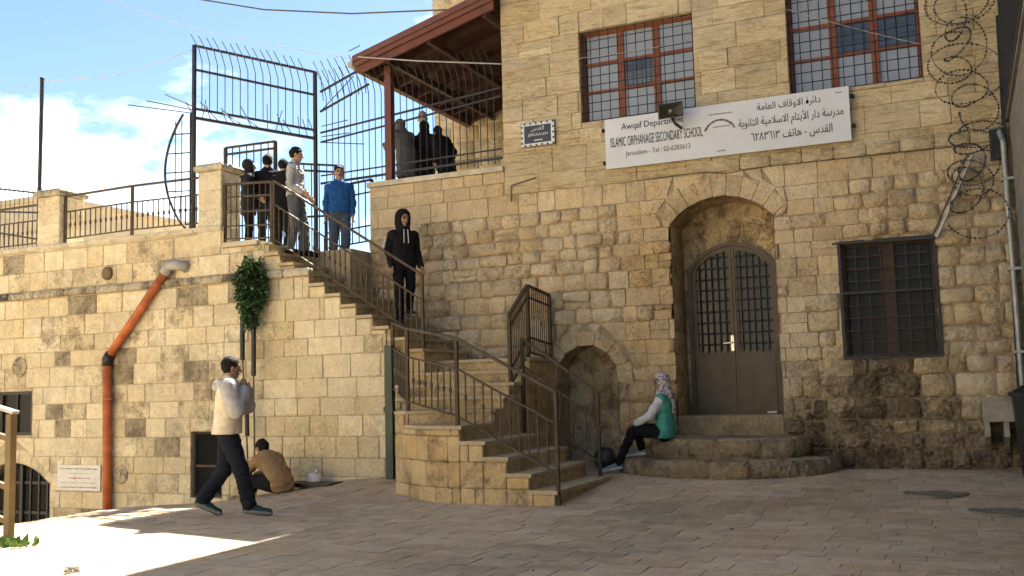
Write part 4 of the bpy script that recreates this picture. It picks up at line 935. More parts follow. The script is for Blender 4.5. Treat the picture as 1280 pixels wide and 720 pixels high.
# ================================================================== lettering
AF = {}
for cp in range(0xFE80, 0xFEFD):
    dd = unicodedata.decomposition(chr(cp)).split()
    if len(dd) >= 2: AF.setdefault(''.join(chr(int(q, 16)) for q in dd[1:]), {})[dd[0][1:-1]] = chr(cp)
def shape_arabic(s):
    Ls, i = [], 0
    while i < len(s):
        if s[i:i+2] in AF and len(s[i:i+2]) == 2: Ls.append(s[i:i+2]); i += 2
        else: Ls.append(s[i]); i += 1
    out, prev = [], False
    for k, ch in enumerate(Ls):
        f = AF.get(ch)
        if not f: out.append(ch); prev = False; continue
        nx = 'initial' in f and k+1 < len(Ls) and 'final' in AF.get(Ls[k+1], {})
        out.append(f.get({(0, 0): 'isolated', (0, 1): 'initial', (1, 0): 'final', (1, 1): 'medial'}[(int(prev), int(nx))], f.get('isolated'))); prev = nx
    r, run = [], ''
    for ch in out:
        if ch.isdigit(): run += ch
        else:
            if run: r.append(run); run = ''
            r.append(ch)
    if run: r.append(run)
    return ''.join(reversed(r))
def text2d(s, bold=0):
    c = bpy.data.curves.new('txt', 'FONT'); c.body = s; c.size = 1; c.fill_mode = 'NONE'; c.resolution_u = 3; c.offset = bold
    o = bpy.data.objects.new('txt', c); COL.objects.link(o); bpy.context.view_layer.update()
    me = bpy.data.meshes.new_from_object(o.evaluated_get(bpy.context.evaluated_depsgraph_get())); bpy.data.objects.remove(o)
    nb = {}
    for e in me.edges:
        a, b = e.vertices; nb.setdefault(a, []).append(b); nb.setdefault(b, []).append(a)
    left, loops = set(nb), []
    for e in me.edges: pass
    while left:
        s0 = min(left); lp = [s0]; left.discard(s0); cur = s0
        while True:
            nx = [q for q in nb[cur] if q in left]
            if not nx: break
            nx = sorted(nx, key=lambda q: (abs(q-cur), -q)) if len(lp) > 1 else sorted(nx, key=lambda q: abs(q-cur))
            cur = nx[0]; lp.append(cur); left.discard(cur)
        loops.append([tuple(me.vertices[i].co.xy) for i in lp])
    bpy.data.meshes.remove(me)
    return [l for l in loops if len(l) > 2]
def text_tris(s, bold=0):
    loops = text2d(s, bold); ar = lambda l: sum(l[i][0]*l[(i+1) % len(l)][1]-l[(i+1) % len(l)][0]*l[i][1] for i in range(len(l)))/2
    def inside(p, l):
        r = False
        for (x0, y0), (x1, y1) in zip(l, l[1:]+l[:1]):
            if (y0 > p[1]) != (y1 > p[1]) and p[0] < (x1-x0)*(p[1]-y0)/(y1-y0)+x0: r = not r
        return r
    big = max(loops, key=lambda l: abs(ar(l))); sg = ar(big) > 0
    outs = [l for l in loops if (ar(l) > 0) == sg]; holes = [l for l in loops if (ar(l) > 0) != sg]; V_, F_ = [], []
    outs += [h for h in holes if not any(all(inside(p, o) for p in h[::3]) for o in outs)]
    for o in outs:
        hs = [h for h in holes if all(inside(p, o) for p in h[::3])]; lp = [o]+hs; tr = tessellate_polygon([[V((*p, 0)) for p in l] for l in lp]); base = len(V_)
        V_ += [p for l in lp for p in l]; F_ += [tuple(i+base for i in t) for t in tr]
    return V_, F_
def write(name, s, parent, x0, x1, z0, z1, y, mat, bold=0, slope=0):
    v, f = text_tris(s, bold); xs = [p[0] for p in v]; ys = [p[1] for p in v]; ax, bx, ay, by = min(xs), max(xs), min(ys), max(ys)
    pts = [(x0+(p[0]-ax)/(bx-ax)*(x1-x0), y, z0+(p[1]-ay)/(by-ay)*(z1-z0)) for p in v]
    return build(name, MB().add(pts, f), mat, parent, kind='stuff')
SGN = thing('school_sign', 'long white board with black Arabic and English lettering above the door', 'sign', (-2.85, 13.5, 4.44))
build('board', MB().box((-4.54, 13.5, 4.44), (-1.17, 13.53, 5.165)), 'sign_white', SGN)
for (x, z) in ((-4.57, 5.0), (-4.57, 4.52), (-1.14, 5.02), (-1.14, 4.62)): build('bolt', MB().lathe([(.018, 0), (.018, .04)], (x, 13.51, z), 8).box((x-.03, 13.531, z), (x+.03, 13.6, z+.03)), 'black', SGN)
yb = 13.494
write('lettering', 'Awqaf Department', SGN, -4.29, -3.38, 4.955, 5.075, yb, 'ink', -.004)
write('lettering', 'ISLAMIC ORPHANAGE SECONDARY SCHOOL', SGN, -4.46, -3.12, 4.745, 4.885, yb, 'ink', .008)
write('lettering', 'Jerusalem - Tel : 02-6283613', SGN, -4.24, -3.30, 4.575, 4.67, yb, 'ink_grey', -.002)
write('lettering', shape_arabic('دائرة الاوقاف العامة'), SGN, -2.36, -1.53, 4.97, 5.10, yb, 'ink', .004)
write('lettering', shape_arabic('مدرسة دار الأيتام الاسلامية الثانوية'), SGN, -2.62, -1.25, 4.74, 4.93, yb, 'ink', .016)
write('lettering', shape_arabic('القدس - هاتف ٦٢٨٣٦١٣'), SGN, -2.46, -1.40, 4.55, 4.70, yb, 'ink', .004)
mb = MB()
for i in range(26):
    a = math.pi*(.14+.72*i/25); r = .225; c = V((-2.88, yb, 4.72)); p = c+V((-r*math.cos(a), 0, r*math.sin(a))); dt = V((math.sin(a), 0, math.cos(a))).normalized(); h = .012+.01*random.random()
    nrm = V((-math.cos(a), 0, math.sin(a))); q = [p-dt*.01-nrm*h, p+dt*.01-nrm*h, p+dt*.01+nrm*h*.6, p-dt*.01+nrm*h*.6]; mb.add(q, [(0, 1, 2, 3)])
for (xa, xb, z) in ((-3.02, -2.7, 5.02), (-2.97, -2.77, 4.84), (-2.93, -2.82, 4.5)):
    x = xa
    while x < xb: w_ = random.uniform(.012, .03); mb.add([(x, yb, z), (x+w_, yb, z), (x+w_, yb, z+.012+.01*random.random()), (x, yb, z+.012)], [(0, 1, 2, 3)]); x += w_+.008
build('emblem', mb, 'ink_grey', SGN, kind='stuff'); build('small_mark', MB().add([(-1.34, yb, 5.09), (-1.26, yb, 5.09), (-1.26, yb, 5.1), (-1.34, yb, 5.1)], [(0, 1, 2, 3)]), 'ink_grey', SGN)
t = thing('street_name_plaque', 'dark tile plaque with a patterned border naming Jerusalem', 'sign', (-5.61, 13.53, 4.9)); x0, x1, z0, z1 = -5.89, -5.34, 4.93, 5.30
build('tile', MB().box((x0, 13.55, z0), (x1, 13.58, z1)), 'tile_blue', t); mb = MB(); bw = .055
for lo_, hi_ in (((x0+.008, z0+.008), (x1-.008, z0+.05)), ((x0+.008, z1-.05), (x1-.008, z1-.008)), ((x0+.008, z0+.051), (x0+.058, z1-.051)), ((x1-.058, z0+.051), (x1-.008, z1-.051))): mb.box((lo_[0], 13.548, lo_[1]), (hi_[0], 13.5499, hi_[1]))
for i in range(12):
    for j in range(9):
        u, w_ = x0+(x1-x0)*i/12, z0+(z1-z0)*j/9
        if 1 <= i <= 10 and 1 <= j <= 7: continue
        du, dw = (x1-x0)/12, (z1-z0)/9; c = (u+du/2, w_+dw/2)
        mb.add([(c[0]-du*.46, 13.546, c[1]), (c[0], 13.546, c[1]-dw*.46), (c[0]+du*.46, 13.546, c[1]), (c[0], 13.546, c[1]+dw*.46)], [(0, 1, 2, 3)], mi=(i+j) % 2)
        mb.add([(u, 13.5475, w_), (u+du*.3, 13.5475, w_), (u, 13.5475, w_+dw*.3)], [(0, 1, 2)]); mb.add([(u+du, 13.5475, w_+dw), (u+du*.7, 13.5475, w_+dw), (u+du, 13.5475, w_+dw*.7)], [(0, 1, 2)])
build('border', mb, ['tile_white', 'tile_blue'], t)
write('lettering', shape_arabic('القدس'), t, -5.72, -5.51, 5.15, 5.235, 13.545, 'tile_white', .01); write('lettering', 'JERUSALEM', t, -5.77, -5.45, 5.075, 5.125, 13.545, 'tile_white', .012)
mb = MB(); x = -5.67
while x < -5.55: mb.add([(x, 13.545, 5.01), (x+.02, 13.545, 5.01), (x+.02, 13.545, 5.03+.01*random.random()), (x, 13.545, 5.03)], [(0, 1, 2, 3)]); x += .028
build('small_lettering', mb, 'tile_white', t)
t = thing('wall_plaque', 'small white plaque with black and red script on the retaining wall', 'sign', (-13.33, LW-.03, -.15)); p, q = A(72, 581, LW-.03), A(125, 614, LW-.03)
build('board', MB().box((p.x, LW-.03, q.z), (q.x, LW-.008, p.z)), 'tile_white', t)
for k, (fz, a0, a1, mt, hh) in enumerate(((.86, .06, .94, 'ink', .045), (.67, .3, .68, 'ink_grey', .025), (.5, .26, .76, 'ink_red', .05), (.31, .1, .9, 'ink_grey', .025), (.14, .06, .94, 'ink', .045))):
    mb = MB(); x = p.x+(q.x-p.x)*a0; z = q.z+(p.z-q.z)*fz
    while x < p.x+(q.x-p.x)*a1:
        w_ = random.uniform(.015, .05); h = hh*random.uniform(.5, 1); mb.add([(x, LW-.033, z-h/3), (x+w_, LW-.033, z-h/3), (x+w_*.8, LW-.033, z), (x+w_*.75, LW-.033, z+h*random.choice((.2, .2, .7))), (x+w_*.5, LW-.033, z-.0), (x, LW-.033, z)], [(0, 1, 2, 3, 4, 5)]); x += w_+random.uniform(.004, .018)
    build('script_line', mb, mt, t)

# loudspeaker in front of the sign
t = thing('loudspeaker', 'dark horn loudspeaker mounted on the white school board', 'loudspeaker', A(840, 150, 13.2)); c = A(838, 138, 13.12); n_ = V((.18, -1, -.12)).normalized(); u_ = V((1, .18, 0)).normalized(); v_ = u_.cross(n_).normalized()*-1
def rect(cn, w_, h_): return [cn+u_*(-w_)+v_*(-h_), cn+u_*w_+v_*(-h_*.8), cn+u_*w_+v_*h_, cn+u_*(-w_)+v_*(h_*.85)]
rings = [rect(c-n_*.22, .06, .06), rect(c-n_*.1, .1, .08), rect(c, .17, .115), rect(c+n_*.004, .155, .1), rect(c-n_*.09, .05, .04)]
vs = [p for r_ in rings for p in r_]; fs = [(i*4+j, i*4+(j+1) % 4, (i+1)*4+(j+1) % 4, (i+1)*4+j) for i in range(4) for j in range(4)]+[(3, 2, 1, 0), (16, 17, 18, 19)]
build('horn', MB().add(vs, fs), 'speaker_brown', t); build('driver', MB().tube([c-n_*.2, c-n_*.34], .07, 12), 'speaker_brown', t, smooth=True)
build('phase_plug', MB().tube([c-n_*.09, c-n_*.03, c-n_*.015], [.022, .022, .008], 10), 'brass', t, smooth=True); build('bracket', MB().bar(c-n_*.2+V((0, 0, -.06)), c-n_*.2+V((.04, 0, -.16)), .03).bar(c-n_*.2+V((.04, 0, -.16)), V((c.x+.05, 13.49, c.z-.17)), .03), 'black', t)

# ================================================================== plants
def leaves(name, parent, centre, rad, n, size, mat, seed, shell=.55):
    rn = random.Random(seed); mb = MB()
    for i in range(n):
        d = V((rn.gauss(0, 1), rn.gauss(0, 1), rn.gauss(0, 1))).normalized(); k = shell+(1-shell)*rn.random()**.6
        wob = 1+.28*mnoise.noise(d*2.2+V((seed, 0, 0))); p = V(centre)+V((d.x*rad[0], d.y*rad[1], d.z*rad[2]))*k*wob
        a = (d+V((rn.uniform(-.8, .8), rn.uniform(-.8, .8), rn.uniform(-.9, .5)))).normalized(); b = a.orthogonal().normalized(); b.rotate(Matrix.Rotation(rn.random()*6.28, 3, a)); s = size*rn.uniform(.6, 1.3)
        mb.add([p, p+a*s*.5+b*s*.28, p+a*s, p+a*s*.5-b*s*.28], [(0, 1, 2, 3)], tint=(rn.random(), rn.random(), .2))
    return build(name, mb, mat, parent, kind='stuff')
c = A(314, 360, 11.98)
t = thing('climbing_shrub', 'dense dark green shrub on two thin wrapped stems against the retaining wall', 'shrub', (c.x, 11.98, ground_z(c.x, 11.98)))
leaves('foliage', t, c, (.22, .16, .38), 2600, .075, 'leaf', 4, .3); leaves('foliage', t, c+V((.0, -.02, -.38)), (.11, .1, .24), 600, .07, 'leaf', 6, .3)
leaves('outer_leaves', t, c+V((0, -.02, .02)), (.24, .17, .41), 300, .075, 'leaf_mid', 12, .7)
for k in range(9):
    a_ = random.uniform(0, 6.28); q_ = c+V((.15*math.cos(a_), .1*math.sin(a_), random.uniform(-.35, .3))); e_ = q_+V((.14*math.cos(a_), .06*math.sin(a_), random.uniform(-.12, .2))); build('twig', MB().tube([c+V((0, 0, -.1)), q_, e_], .006, 5), 'bark', t); leaves('shoot_leaves', t, e_, (.05, .05, .06), 20, .06, 'leaf', 30+k, .2)
for xs in ((303, 303, 305, 307, 309, 311), (317, 317, 317, 318, 318, 318)):
    ys = (395, 450, 480, 520, 560, 590) if xs[0] == 303 else (395, 470, 500, 530, 560, 588)
    P = [A(x, y, 11.98) for x, y in zip(xs, ys)]; P[-1].z = ground_z(P[-1].x, 11.98)
    build('stem', MB().tube([c+V((0, 0, -.1))]+P, [.02]+[.013]*6, 6), 'yellow_rail', t)
    build('wrapping', MB().tube([P[0], P[1]], .036, 8), 'black', t)
    if xs[0] == 303: build('wrapping', MB().tube([A(308, 487, 11.96), A(309, 545, 11.96)], .034, 8), 'black', t)
for (x, y) in ((303, 328), (315, 325)): build('tip', MB().tube([A(x, y, 11.98), A(x, 345, 11.98)], .02, 6), 'black', t)
p = V((-8.15, 6.72, 0)); t = thing('weed_clump', 'small green weeds at the foot of the ochre handrail', 'weed', p)
rn = random.Random(9); mb = MB()
for i in range(160):
    q = p+V((rn.gauss(-.1, .13), rn.gauss(0, .06), 0)); a = V((rn.uniform(-.7, .7), rn.uniform(-.7, .7), rn.uniform(.3, 1.1))).normalized(); b = a.orthogonal().normalized(); s = rn.uniform(.04, .12); mb.add([q, q+a*s*.5+b*s*.22, q+a*s, q+a*s*.5-b*s*.22], [(0, 1, 2, 3)])
build('leaves', mb, 'leaf_light', t, kind='stuff')

# ================================================================== small things on the ground
for (px, py, r, lb) in ((1170, 620, .33, 'round iron manhole cover left of the other on the paving'), (1258, 634, .34, 'round iron manhole cover nearest the right edge of the paving')):
    p = AZ(px, py, .08); z = ground_z(p.x, p.y); t = thing('manhole_cover', lb, 'manhole cover', (p.x, p.y, z), 'manhole covers in the paving')
    build('frame', MB().lathe([(r, -.02), (r, .008), (r-.04, .008), (r-.04, -.02)], (p.x, p.y, z), 32), 'manhole', t)
    build('lid', MB().lathe([(r-.045, -.02), (r-.045, .006), (r*.5, .006), (r*.48, .011), (.004, .011)], (p.x, p.y, z), 32), 'manhole', t)
def blob(name, mat, label, cat, c, rad, seed, knot=True, parent=None):
    mb = MB(); n, m_ = 14, 9; vs = []
    for i in range(m_+1):
        th = math.pi*i/m_
        for j in range(n):
            ph = 2*math.pi*j/n; d = V((math.sin(th)*math.cos(ph), math.sin(th)*math.sin(ph), math.cos(th))); k = 1+.22*mnoise.noise(d*2+V((seed, 0, 0)))+.1*mnoise.noise(d*6+V((seed, 3, 0)))
            vs.append((c[0]+d.x*rad[0]*k, c[1]+d.y*rad[1]*k, c[2]+max(-.9, d.z*k)*rad[2]+rad[2]*.9))
    fs = [(i*n+j, (i+1)*n+j, (i+1)*n+(j+1) % n, i*n+(j+1) % n) for i in range(m_) for j in range(n)]
    t = thing(name, label, cat, c); build('sack', MB().add(vs, fs), mat, t, smooth=True)
    if knot: build('knot', MB().tube([(c[0], c[1], c[2]+rad[2]*1.6), (c[0]+.02, c[1], c[2]+rad[2]*1.95), (c[0]+.05, c[1]+.01, c[2]+rad[2]*2.2)], [.03, .015, .04], 7), mat, t, smooth=True)
def on(px, py, Y): p = A(px, py, Y); return (p.x, Y, ground_z(p.x, Y))
blob('plastic_bag', 'bag_white', 'white plastic bag by the wall beside the crouching man', 'bag', on(393, 590, 11.85), (.12, .1, .10), 2)
blob('rubbish_bag', 'bag_black', 'black rubbish bag between the wall niche and the seated woman', 'bag', on(756, 572, 13.35), (.16, .14, .15), 5, False)
p = on(390, 597, 11.7); t = thing('ground_mat', 'dark folded mat on the paving behind the crouching man', 'mat', p)
for k in range(2): build('layer', MB().box((p[0]-.42+.05*k, 11.55, p[2]+.004+.032*k), (p[0]+.42-.04*k, 11.92-.03*k, p[2]+.033+.032*k)), 'black', t)
p = AZ(92, 716, .03); t = thing('litter', 'crumpled pale paper at the bottom edge of the sunlit paving', 'litter', p); build('sheet', MB().add([(p.x+random.uniform(-.11, .11), p.y+random.uniform(-.06, .06), random.uniform(.004, .09)) for _ in range(24)], [(i, i+1, i+2) for i in range(22)]), 'bag_white', t)

mb = MB(); rn = random.Random(21)
for i in range(140):
    x_, y_ = rn.uniform(-9, .3), rn.uniform(5.8, 13.2); a_ = rn.uniform(0, 6.28); s_ = rn.uniform(.006, .03); z_ = ground_z(x_, y_)+.004
    mb.add([(x_+s_*math.cos(a_+k*1.57)*(1 if k % 2 else .5), y_+s_*math.sin(a_+k*1.57)*(1 if k % 2 else .5), z_+rn.uniform(0, .012)) for k in range(4)], [(0, 1, 2, 3)])
o = build('debris', mb, 'bark', None, kind='stuff'); o['label'] = 'tiny dark scraps and leaf bits scattered over the paving'
# ================================================================== cables
def cable(label, pts, r, mat, sag=0):
    P = [V(p) for p in pts]; out = []
    for a, b in zip(P, P[1:]):
        for i in range(8):
            k = i/8; out.append(a.lerp(b, k)-V((0, 0, sag*4*k*(1-k))))
    out.append(P[-1]); o = build('overhead_cable', MB().tube(out, r, 6), mat, None, smooth=True); tag(o, label, 'cable', 'overhead cables')
cable('black overhead cable crossing the top of the sky to the canopy', [A(180, -12, 14), A(330, 12, 14), A(440, 17, 14), A(606, 10, F-.05)], .014, 'wire')
cable('thin pale wire falling from the top of the sky behind the iron screen', [A(110, -8, 14), A(210, 25, 14), A(290, 48, 14), A(450, 75, 13.5)], .006, 'cable_white')
cable('thin pale wire between the left pole and the iron screen', [A(-20, 123, 12.62), A(51, 101, 12.62), A(150, 93, 12.5), A(241, 62, 12.32)], .006, 'cable_white', .02)
cable('white cable running along the front of the canopy', [A(447, 71, 13.28), A(520, 76, 13.28), A(628, 80, 13.4)], .011, 'cable_white')
cable('pale cable stretched over the school wall to the left window', [A(630, 80, 13.52), A(730, 72, 13.5), A(862, 50, 13.52)], .005, 'cable_white', .03)
cable('pale cable running over the right window to the razor wire', [A(868, 45, 13.52), A(985, 12, 13.5), A(1150, 55, 13.45), A(1215, 20, 13.4)], .004, 'cable_white', .02)
cable('short conduit cable fixed under the plaque on the school wall', [A(639, 252, 13.555), A(639, 232, 13.555), A(670, 222, 13.555)], .009, 'wire')
cable('thin wire drooping along the wall above the door', [A(796, 226, 13.5), A(880, 215, 13.52), A(905, 217, 13.48), A(960, 208, 13.5), A(1218, 181, 13.5)], .006, 'wire')

# ================================================================== buildings behind
p = A(60, 250, 21); t = thing('distant_house', 'plain pale stone house beyond the iron railing at the left', 'building', (p.x, 21, 3)); 
build('wall', MB().box((p.x-14, 21, 2.5), (p.x, 29, p.z)), 'far_wall', t); build('parapet', MB().box((p.x-14.1, 20.9, p.z), (p.x+.1, 29.1, p.z+.15)), 'far_wall', t)
q = A(97, 282, 22); build('window', MB().box((p.x-.01, 23.5, p.z-1.9), (p.x+.03, 24.3, p.z-.9)), 'glass_pale', t)
t = thing('bounce_building', 'sunlit limestone building across the street, unseen and added for its warm bounce light', 'building', (-16, -4, 0))
build('wall', MB().box((-34, -12, -2.5), (-7, -4, 9)), 'far_wall', t)  # out of view, added and sized to bounce sunlight onto the left walls
for i in range(6): build('window', MB().box((-31+4.2*i, -4.0, 3.2), (-29.7+4.2*i, -3.97, 5.2)), 'glass', t); build('shutter', MB().box((-31.7+4.2*i, -3.99, 3.1), (-31.05+4.2*i, -3.94, 5.3)), 'wood_dark', t)
build('cornice', MB().box((-34.2, -12.2, 9), (-6.8, -3.8, 9.25)), 'far_wall', t)
# ================================================================== people
def surface_nets(phi, org, cell):
    s = phi < 0
    nx, ny, nz = phi.shape
    idx = -np.ones((nx-1, ny-1, nz-1), dtype=np.int64); acc = np.zeros((nx-1, ny-1, nz-1, 3)); cnt = np.zeros((nx-1, ny-1, nz-1))
    cor = [(i, j, k) for i in (0, 1) for j in (0, 1) for k in (0, 1)]
    sl = lambda c: tuple(slice(o, n-1+o) for o, n in zip(c, phi.shape))
    for a in cor:
        for ax in range(3):
            if a[ax]: continue
            b = list(a); b[ax] = 1; pa, pb = phi[sl(a)], phi[sl(b)]; m_ = (pa < 0) != (pb < 0)
            if not m_.any(): continue
            t = np.where(m_, pa/np.where(m_, pa-pb, 1), 0)
            for d in range(3): acc[..., d] += m_*(a[d] + (t if d == ax else 0))
            cnt += m_
    act = cnt > 0; idx[act] = np.arange(act.sum()); ijk = np.argwhere(act)
    verts = org + (ijk + acc[act]/cnt[act][:, None])*cell
    quads = []
    for ax in range(3):
        o1, o2 = (ax+1) % 3, (ax+2) % 3
        lo = [slice(None)]*3; hi = [slice(None)]*3; lo[ax] = slice(0, -1); hi[ax] = slice(1, None)
        a, b = s[tuple(lo)], s[tuple(hi)]; e = np.argwhere(a != b)
        if not len(e): continue
        e = e[(e[:, o1] > 0) & (e[:, o2] > 0) & (e[:, o1] < phi.shape[o1]-1) & (e[:, o2] < phi.shape[o2]-1)]
        def cellidx(d1, d2):
            c = e.copy(); c[:, o1] -= d1; c[:, o2] -= d2; return idx[c[:, 0], c[:, 1], c[:, 2]]
        q = np.stack([cellidx(1, 1), cellidx(0, 1), cellidx(0, 0), cellidx(1, 0)], 1); flip = ~a[e[:, 0], e[:, 1], e[:, 2]]; q[flip] = q[flip][:, ::-1]; quads.append(q)
    return verts, np.concatenate(quads), ijk
def sdf_mesh(prims, cell, wr=0, seed=0, cuts=()):
    """prims: (a, b, ra, rb, k, label, flat axis or None, flat factor); returns verts, quads, labels"""
    P = [(np.array(p[0], float), np.array(p[1], float), *p[2:]) for p in prims]
    lo = np.min([np.minimum(p[0], p[1])-max(p[2], p[3]) for p in P], 0)-cell*3; hi = np.max([np.maximum(p[0], p[1])+max(p[2], p[3]) for p in P], 0)+cell*3
    n = np.ceil((hi-lo)/cell).astype(int)+1; phi = np.full(n, .08); best = np.full(n, 9.0); lab = np.zeros(n, dtype=np.int16)
    for (a, b, ra, rb, k, lb, ax, fl) in P:
        r = max(ra, rb)+max(k, .01)+cell*2
        i0 = np.maximum(0, np.floor((np.minimum(a, b)-r-lo)/cell).astype(int)); i1 = np.minimum(n, np.ceil((np.maximum(a, b)+r-lo)/cell).astype(int)+1); S = tuple(slice(u, v) for u, v in zip(i0, i1))
        g = np.stack(np.meshgrid(*[lo[d]+cell*np.arange(i0[d], i1[d]) for d in range(3)], indexing='ij'), -1)
        d_ = b-a; L2 = max(1e-9, d_@d_); t = np.clip(((g-a)@d_)/L2, 0, 1); q = g-(a+t[..., None]*d_)
        if ax is not None:
            x = np.array(ax, float); x /= np.linalg.norm(x); q = q+x*((q@x)*(1/fl-1))[..., None]
        dist = np.linalg.norm(q, axis=-1)-(ra+(rb-ra)*t)
        if ax is not None: dist = dist*min(1, fl*1.2)
        ph = phi[S]; h = np.clip(.5+.5*(ph-dist)/max(k, 1e-4), 0, 1); phi[S] = ph*(1-h)+dist*h-k*h*(1-h)
        m_ = dist < best[S]; best[S] = np.where(m_, dist, best[S]); lab[S] = np.where(m_, lb, lab[S])
    G = None
    if wr or cuts: G = np.stack(np.meshgrid(*[lo[d]+cell*np.arange(n[d]) for d in range(3)], indexing='ij'), -1)
    if wr:
        rn = np.random.RandomState(seed+1); f = np.zeros(n)
        for _ in range(7):
            d_ = rn.normal(size=3); d_ /= np.linalg.norm(d_); d_[2] *= 1.5; f += np.sin(G@d_*rn.uniform(20, 85)+rn.uniform(0, 6.3))
        phi = phi + wr*f/3.5
    for c in cuts: phi = np.maximum(phi, c(G))
    v, q, ijk = surface_nets(phi, lo, cell)
    return v, q, lab[ijk[:, 0], ijk[:, 1], ijk[:, 2]]
def fabric(name, col, var=.12, scale=14): return simple(name, col, .9, 0, var, scale, .004, .15, 45)
SKIN = [simple('skin_tan', (.42, .25, .165), .55, 0, .08, 18), simple('skin_brown', (.29, .165, .105), .55, 0, .08, 18)]
EYE = simple('eye_dark', (.02, .015, .012), .3); LIP = simple('lip', (.28, .11, .085), .5); HAIR = simple('black_hair', (.012, .010, .009), .8, 0, .4, 40, .004, .15, 90)
FAB = {}
def fab(name, col, **k):
    if name not in FAB: FAB[name] = fabric(name, col, **k)
    return FAB[name]
class Person:
    def __init__(s, label, loc, heading, scale=1.0, joints=None, look=0, nod=0, cell=.0095, skin=0, group=None, seed=1):
        s.seed, s.cell, s.skin = seed, cell, skin; s.loc = V(loc); s.h = heading; s.sc = scale
        J = dict(pelvis=(0, 0, .96), waist=(0, 0, 1.1), chest=(0, 0, 1.31), neck=(-.005, 0, 1.47), head=(.02, 0, 1.635))
        for n, g in (('L', 1), ('R', -1)):
            J.update({'sh'+n: (0, g*.168, 1.395), 'el'+n: (-.03, g*.215, 1.14), 'wr'+n: (.05, g*.215, .90), 'hip'+n: (0, g*.09, .94), 'kn'+n: (.02, g*.1, .51), 'an'+n: (-.02, g*.1, .085), 'hd'+n: None, 'toe'+n: None})
        J.update(joints or {}); s.J = J; s.look, s.nod = look, nod
        s.root = thing('person', label, 'person', loc, group); s.prims = []; s.body()
    def W(s, p):
        c, d = math.cos(s.h), math.sin(s.h); x, y, z = [q*s.sc for q in p]; return np.array((s.loc.x+c*x-d*y, s.loc.y+d*x+c*y, s.loc.z+z))
    def D(s, v): c, d = math.cos(s.h), math.sin(s.h); return np.array((c*v[0]-d*v[1], d*v[0]+c*v[1], v[2]))
    def cone(s, a, b, ra, rb, k=.03, lab=0, ax=None, fl=1):
        a = s.J[a] if isinstance(a, str) else a; b = s.J[b] if isinstance(b, str) else b
        return (s.W(a), s.W(b), ra*s.sc, rb*s.sc, k, lab, None if ax is None else s.D(ax), fl)
    def headframe(s):
        a = s.look; f = V((math.cos(a)*math.cos(s.nod), math.sin(a)*math.cos(s.nod), math.sin(s.nod))); l = V((-math.sin(a), math.cos(a), 0)); return f, l, f.cross(l)
    def hp(s, f, l, u): F_, L_, U_ = s.headframe(); c = V(s.J['head']); return tuple(c+F_*f+L_*l+U_*u)
    def torso(s, e, lab=0, k=.05, low=True, hem=None):
        J = s.J; fwd = V((1, 0, 0)); up = (V(J['chest'])-V(J['pelvis'])).normalized(); ax = V((up.z, 0, -up.x)) if abs(up.y) < .5 else fwd
        out = [s.cone('chest', 'neck', .15+e, .075+e*.6, k, lab, ax, .66), s.cone('waist', 'chest', .135+e, .165+e, k, lab, ax, .66)]
        if low: out.append(s.cone('pelvis', 'waist', .155+e, .135+e, k, lab, ax, .72))
        if hem is not None: out.append(s.cone(hem, 'waist', .165+e, .145+e, k, lab, ax, .72))
        out += [s.cone('sh'+n, 'chest', .058+e*.8, .09+e*.5, k, lab) for n in 'LR']; return out
    def arm(s, n, e, lab=0, k=.03, to=1.0):
        J = s.J; w_ = tuple(V(J['el'+n]).lerp(V(J['wr'+n]), to)); return [s.cone('sh'+n, 'el'+n, .056+e, .043+e, k, lab), s.cone('el'+n, w_, .042+e, .03+e*.9, k, lab)]
    def leg(s, n, e, lab=0, k=.03, flare=0, to=1.0):
        w_ = tuple(V(s.J['kn'+n]).lerp(V(s.J['an'+n]), to)); return [s.cone('hip'+n, 'kn'+n, .088+e, .056+e, k, lab), s.cone('kn'+n, w_, .055+e, .036+e+flare, k, lab)]
    def foot(s, n):
        J = s.J; a = V(J['an'+n]); k = V(J['kn'+n]); t = J['toe'+n]
        if t is None: t = a+V((.17, .02 if n == 'L' else -.02, -.055))
        return a, V(t)
    def hand(s, n):
        J = s.J; w_ = V(J['wr'+n]); e = V(J['el'+n]); d = (V(J['hd'+n])-w_).normalized() if J['hd'+n] else (w_-e).normalized(); g = 1 if n == 'L' else -1
        side = V((1, 0, 0)); side = (side-d*side.dot(d)); side = side.normalized() if side.length > .1 else V((0, 0, 1)); nrm = d.cross(side)*g; out = []
        p0 = w_+d*.02; p1 = w_+d*.085
        out.append(s.cone(tuple(p0), tuple(p1), .03, .037, .015, 0, nrm, .5))
        for i, (o, ln) in enumerate(((.03, .068), (.011, .078), (-.009, .072), (-.028, .056))):
            b = p1+side*o*.9; m_ = b+d*ln*.5-nrm*.006; t = m_+d*ln*.42-nrm*.022
            out += [s.cone(tuple(b), tuple(m_), .0105, .0095, .004), s.cone(tuple(m_), tuple(t), .0095, .008, .004)]
        b = w_+d*.035+side*.028; m_ = b+d*.03+side*.025-nrm*.008; t = m_+d*.03+side*.004-nrm*.012
        return out+[s.cone(tuple(b), tuple(m_), .014, .012, .008), s.cone(tuple(m_), tuple(t), .0115, .009, .004)]
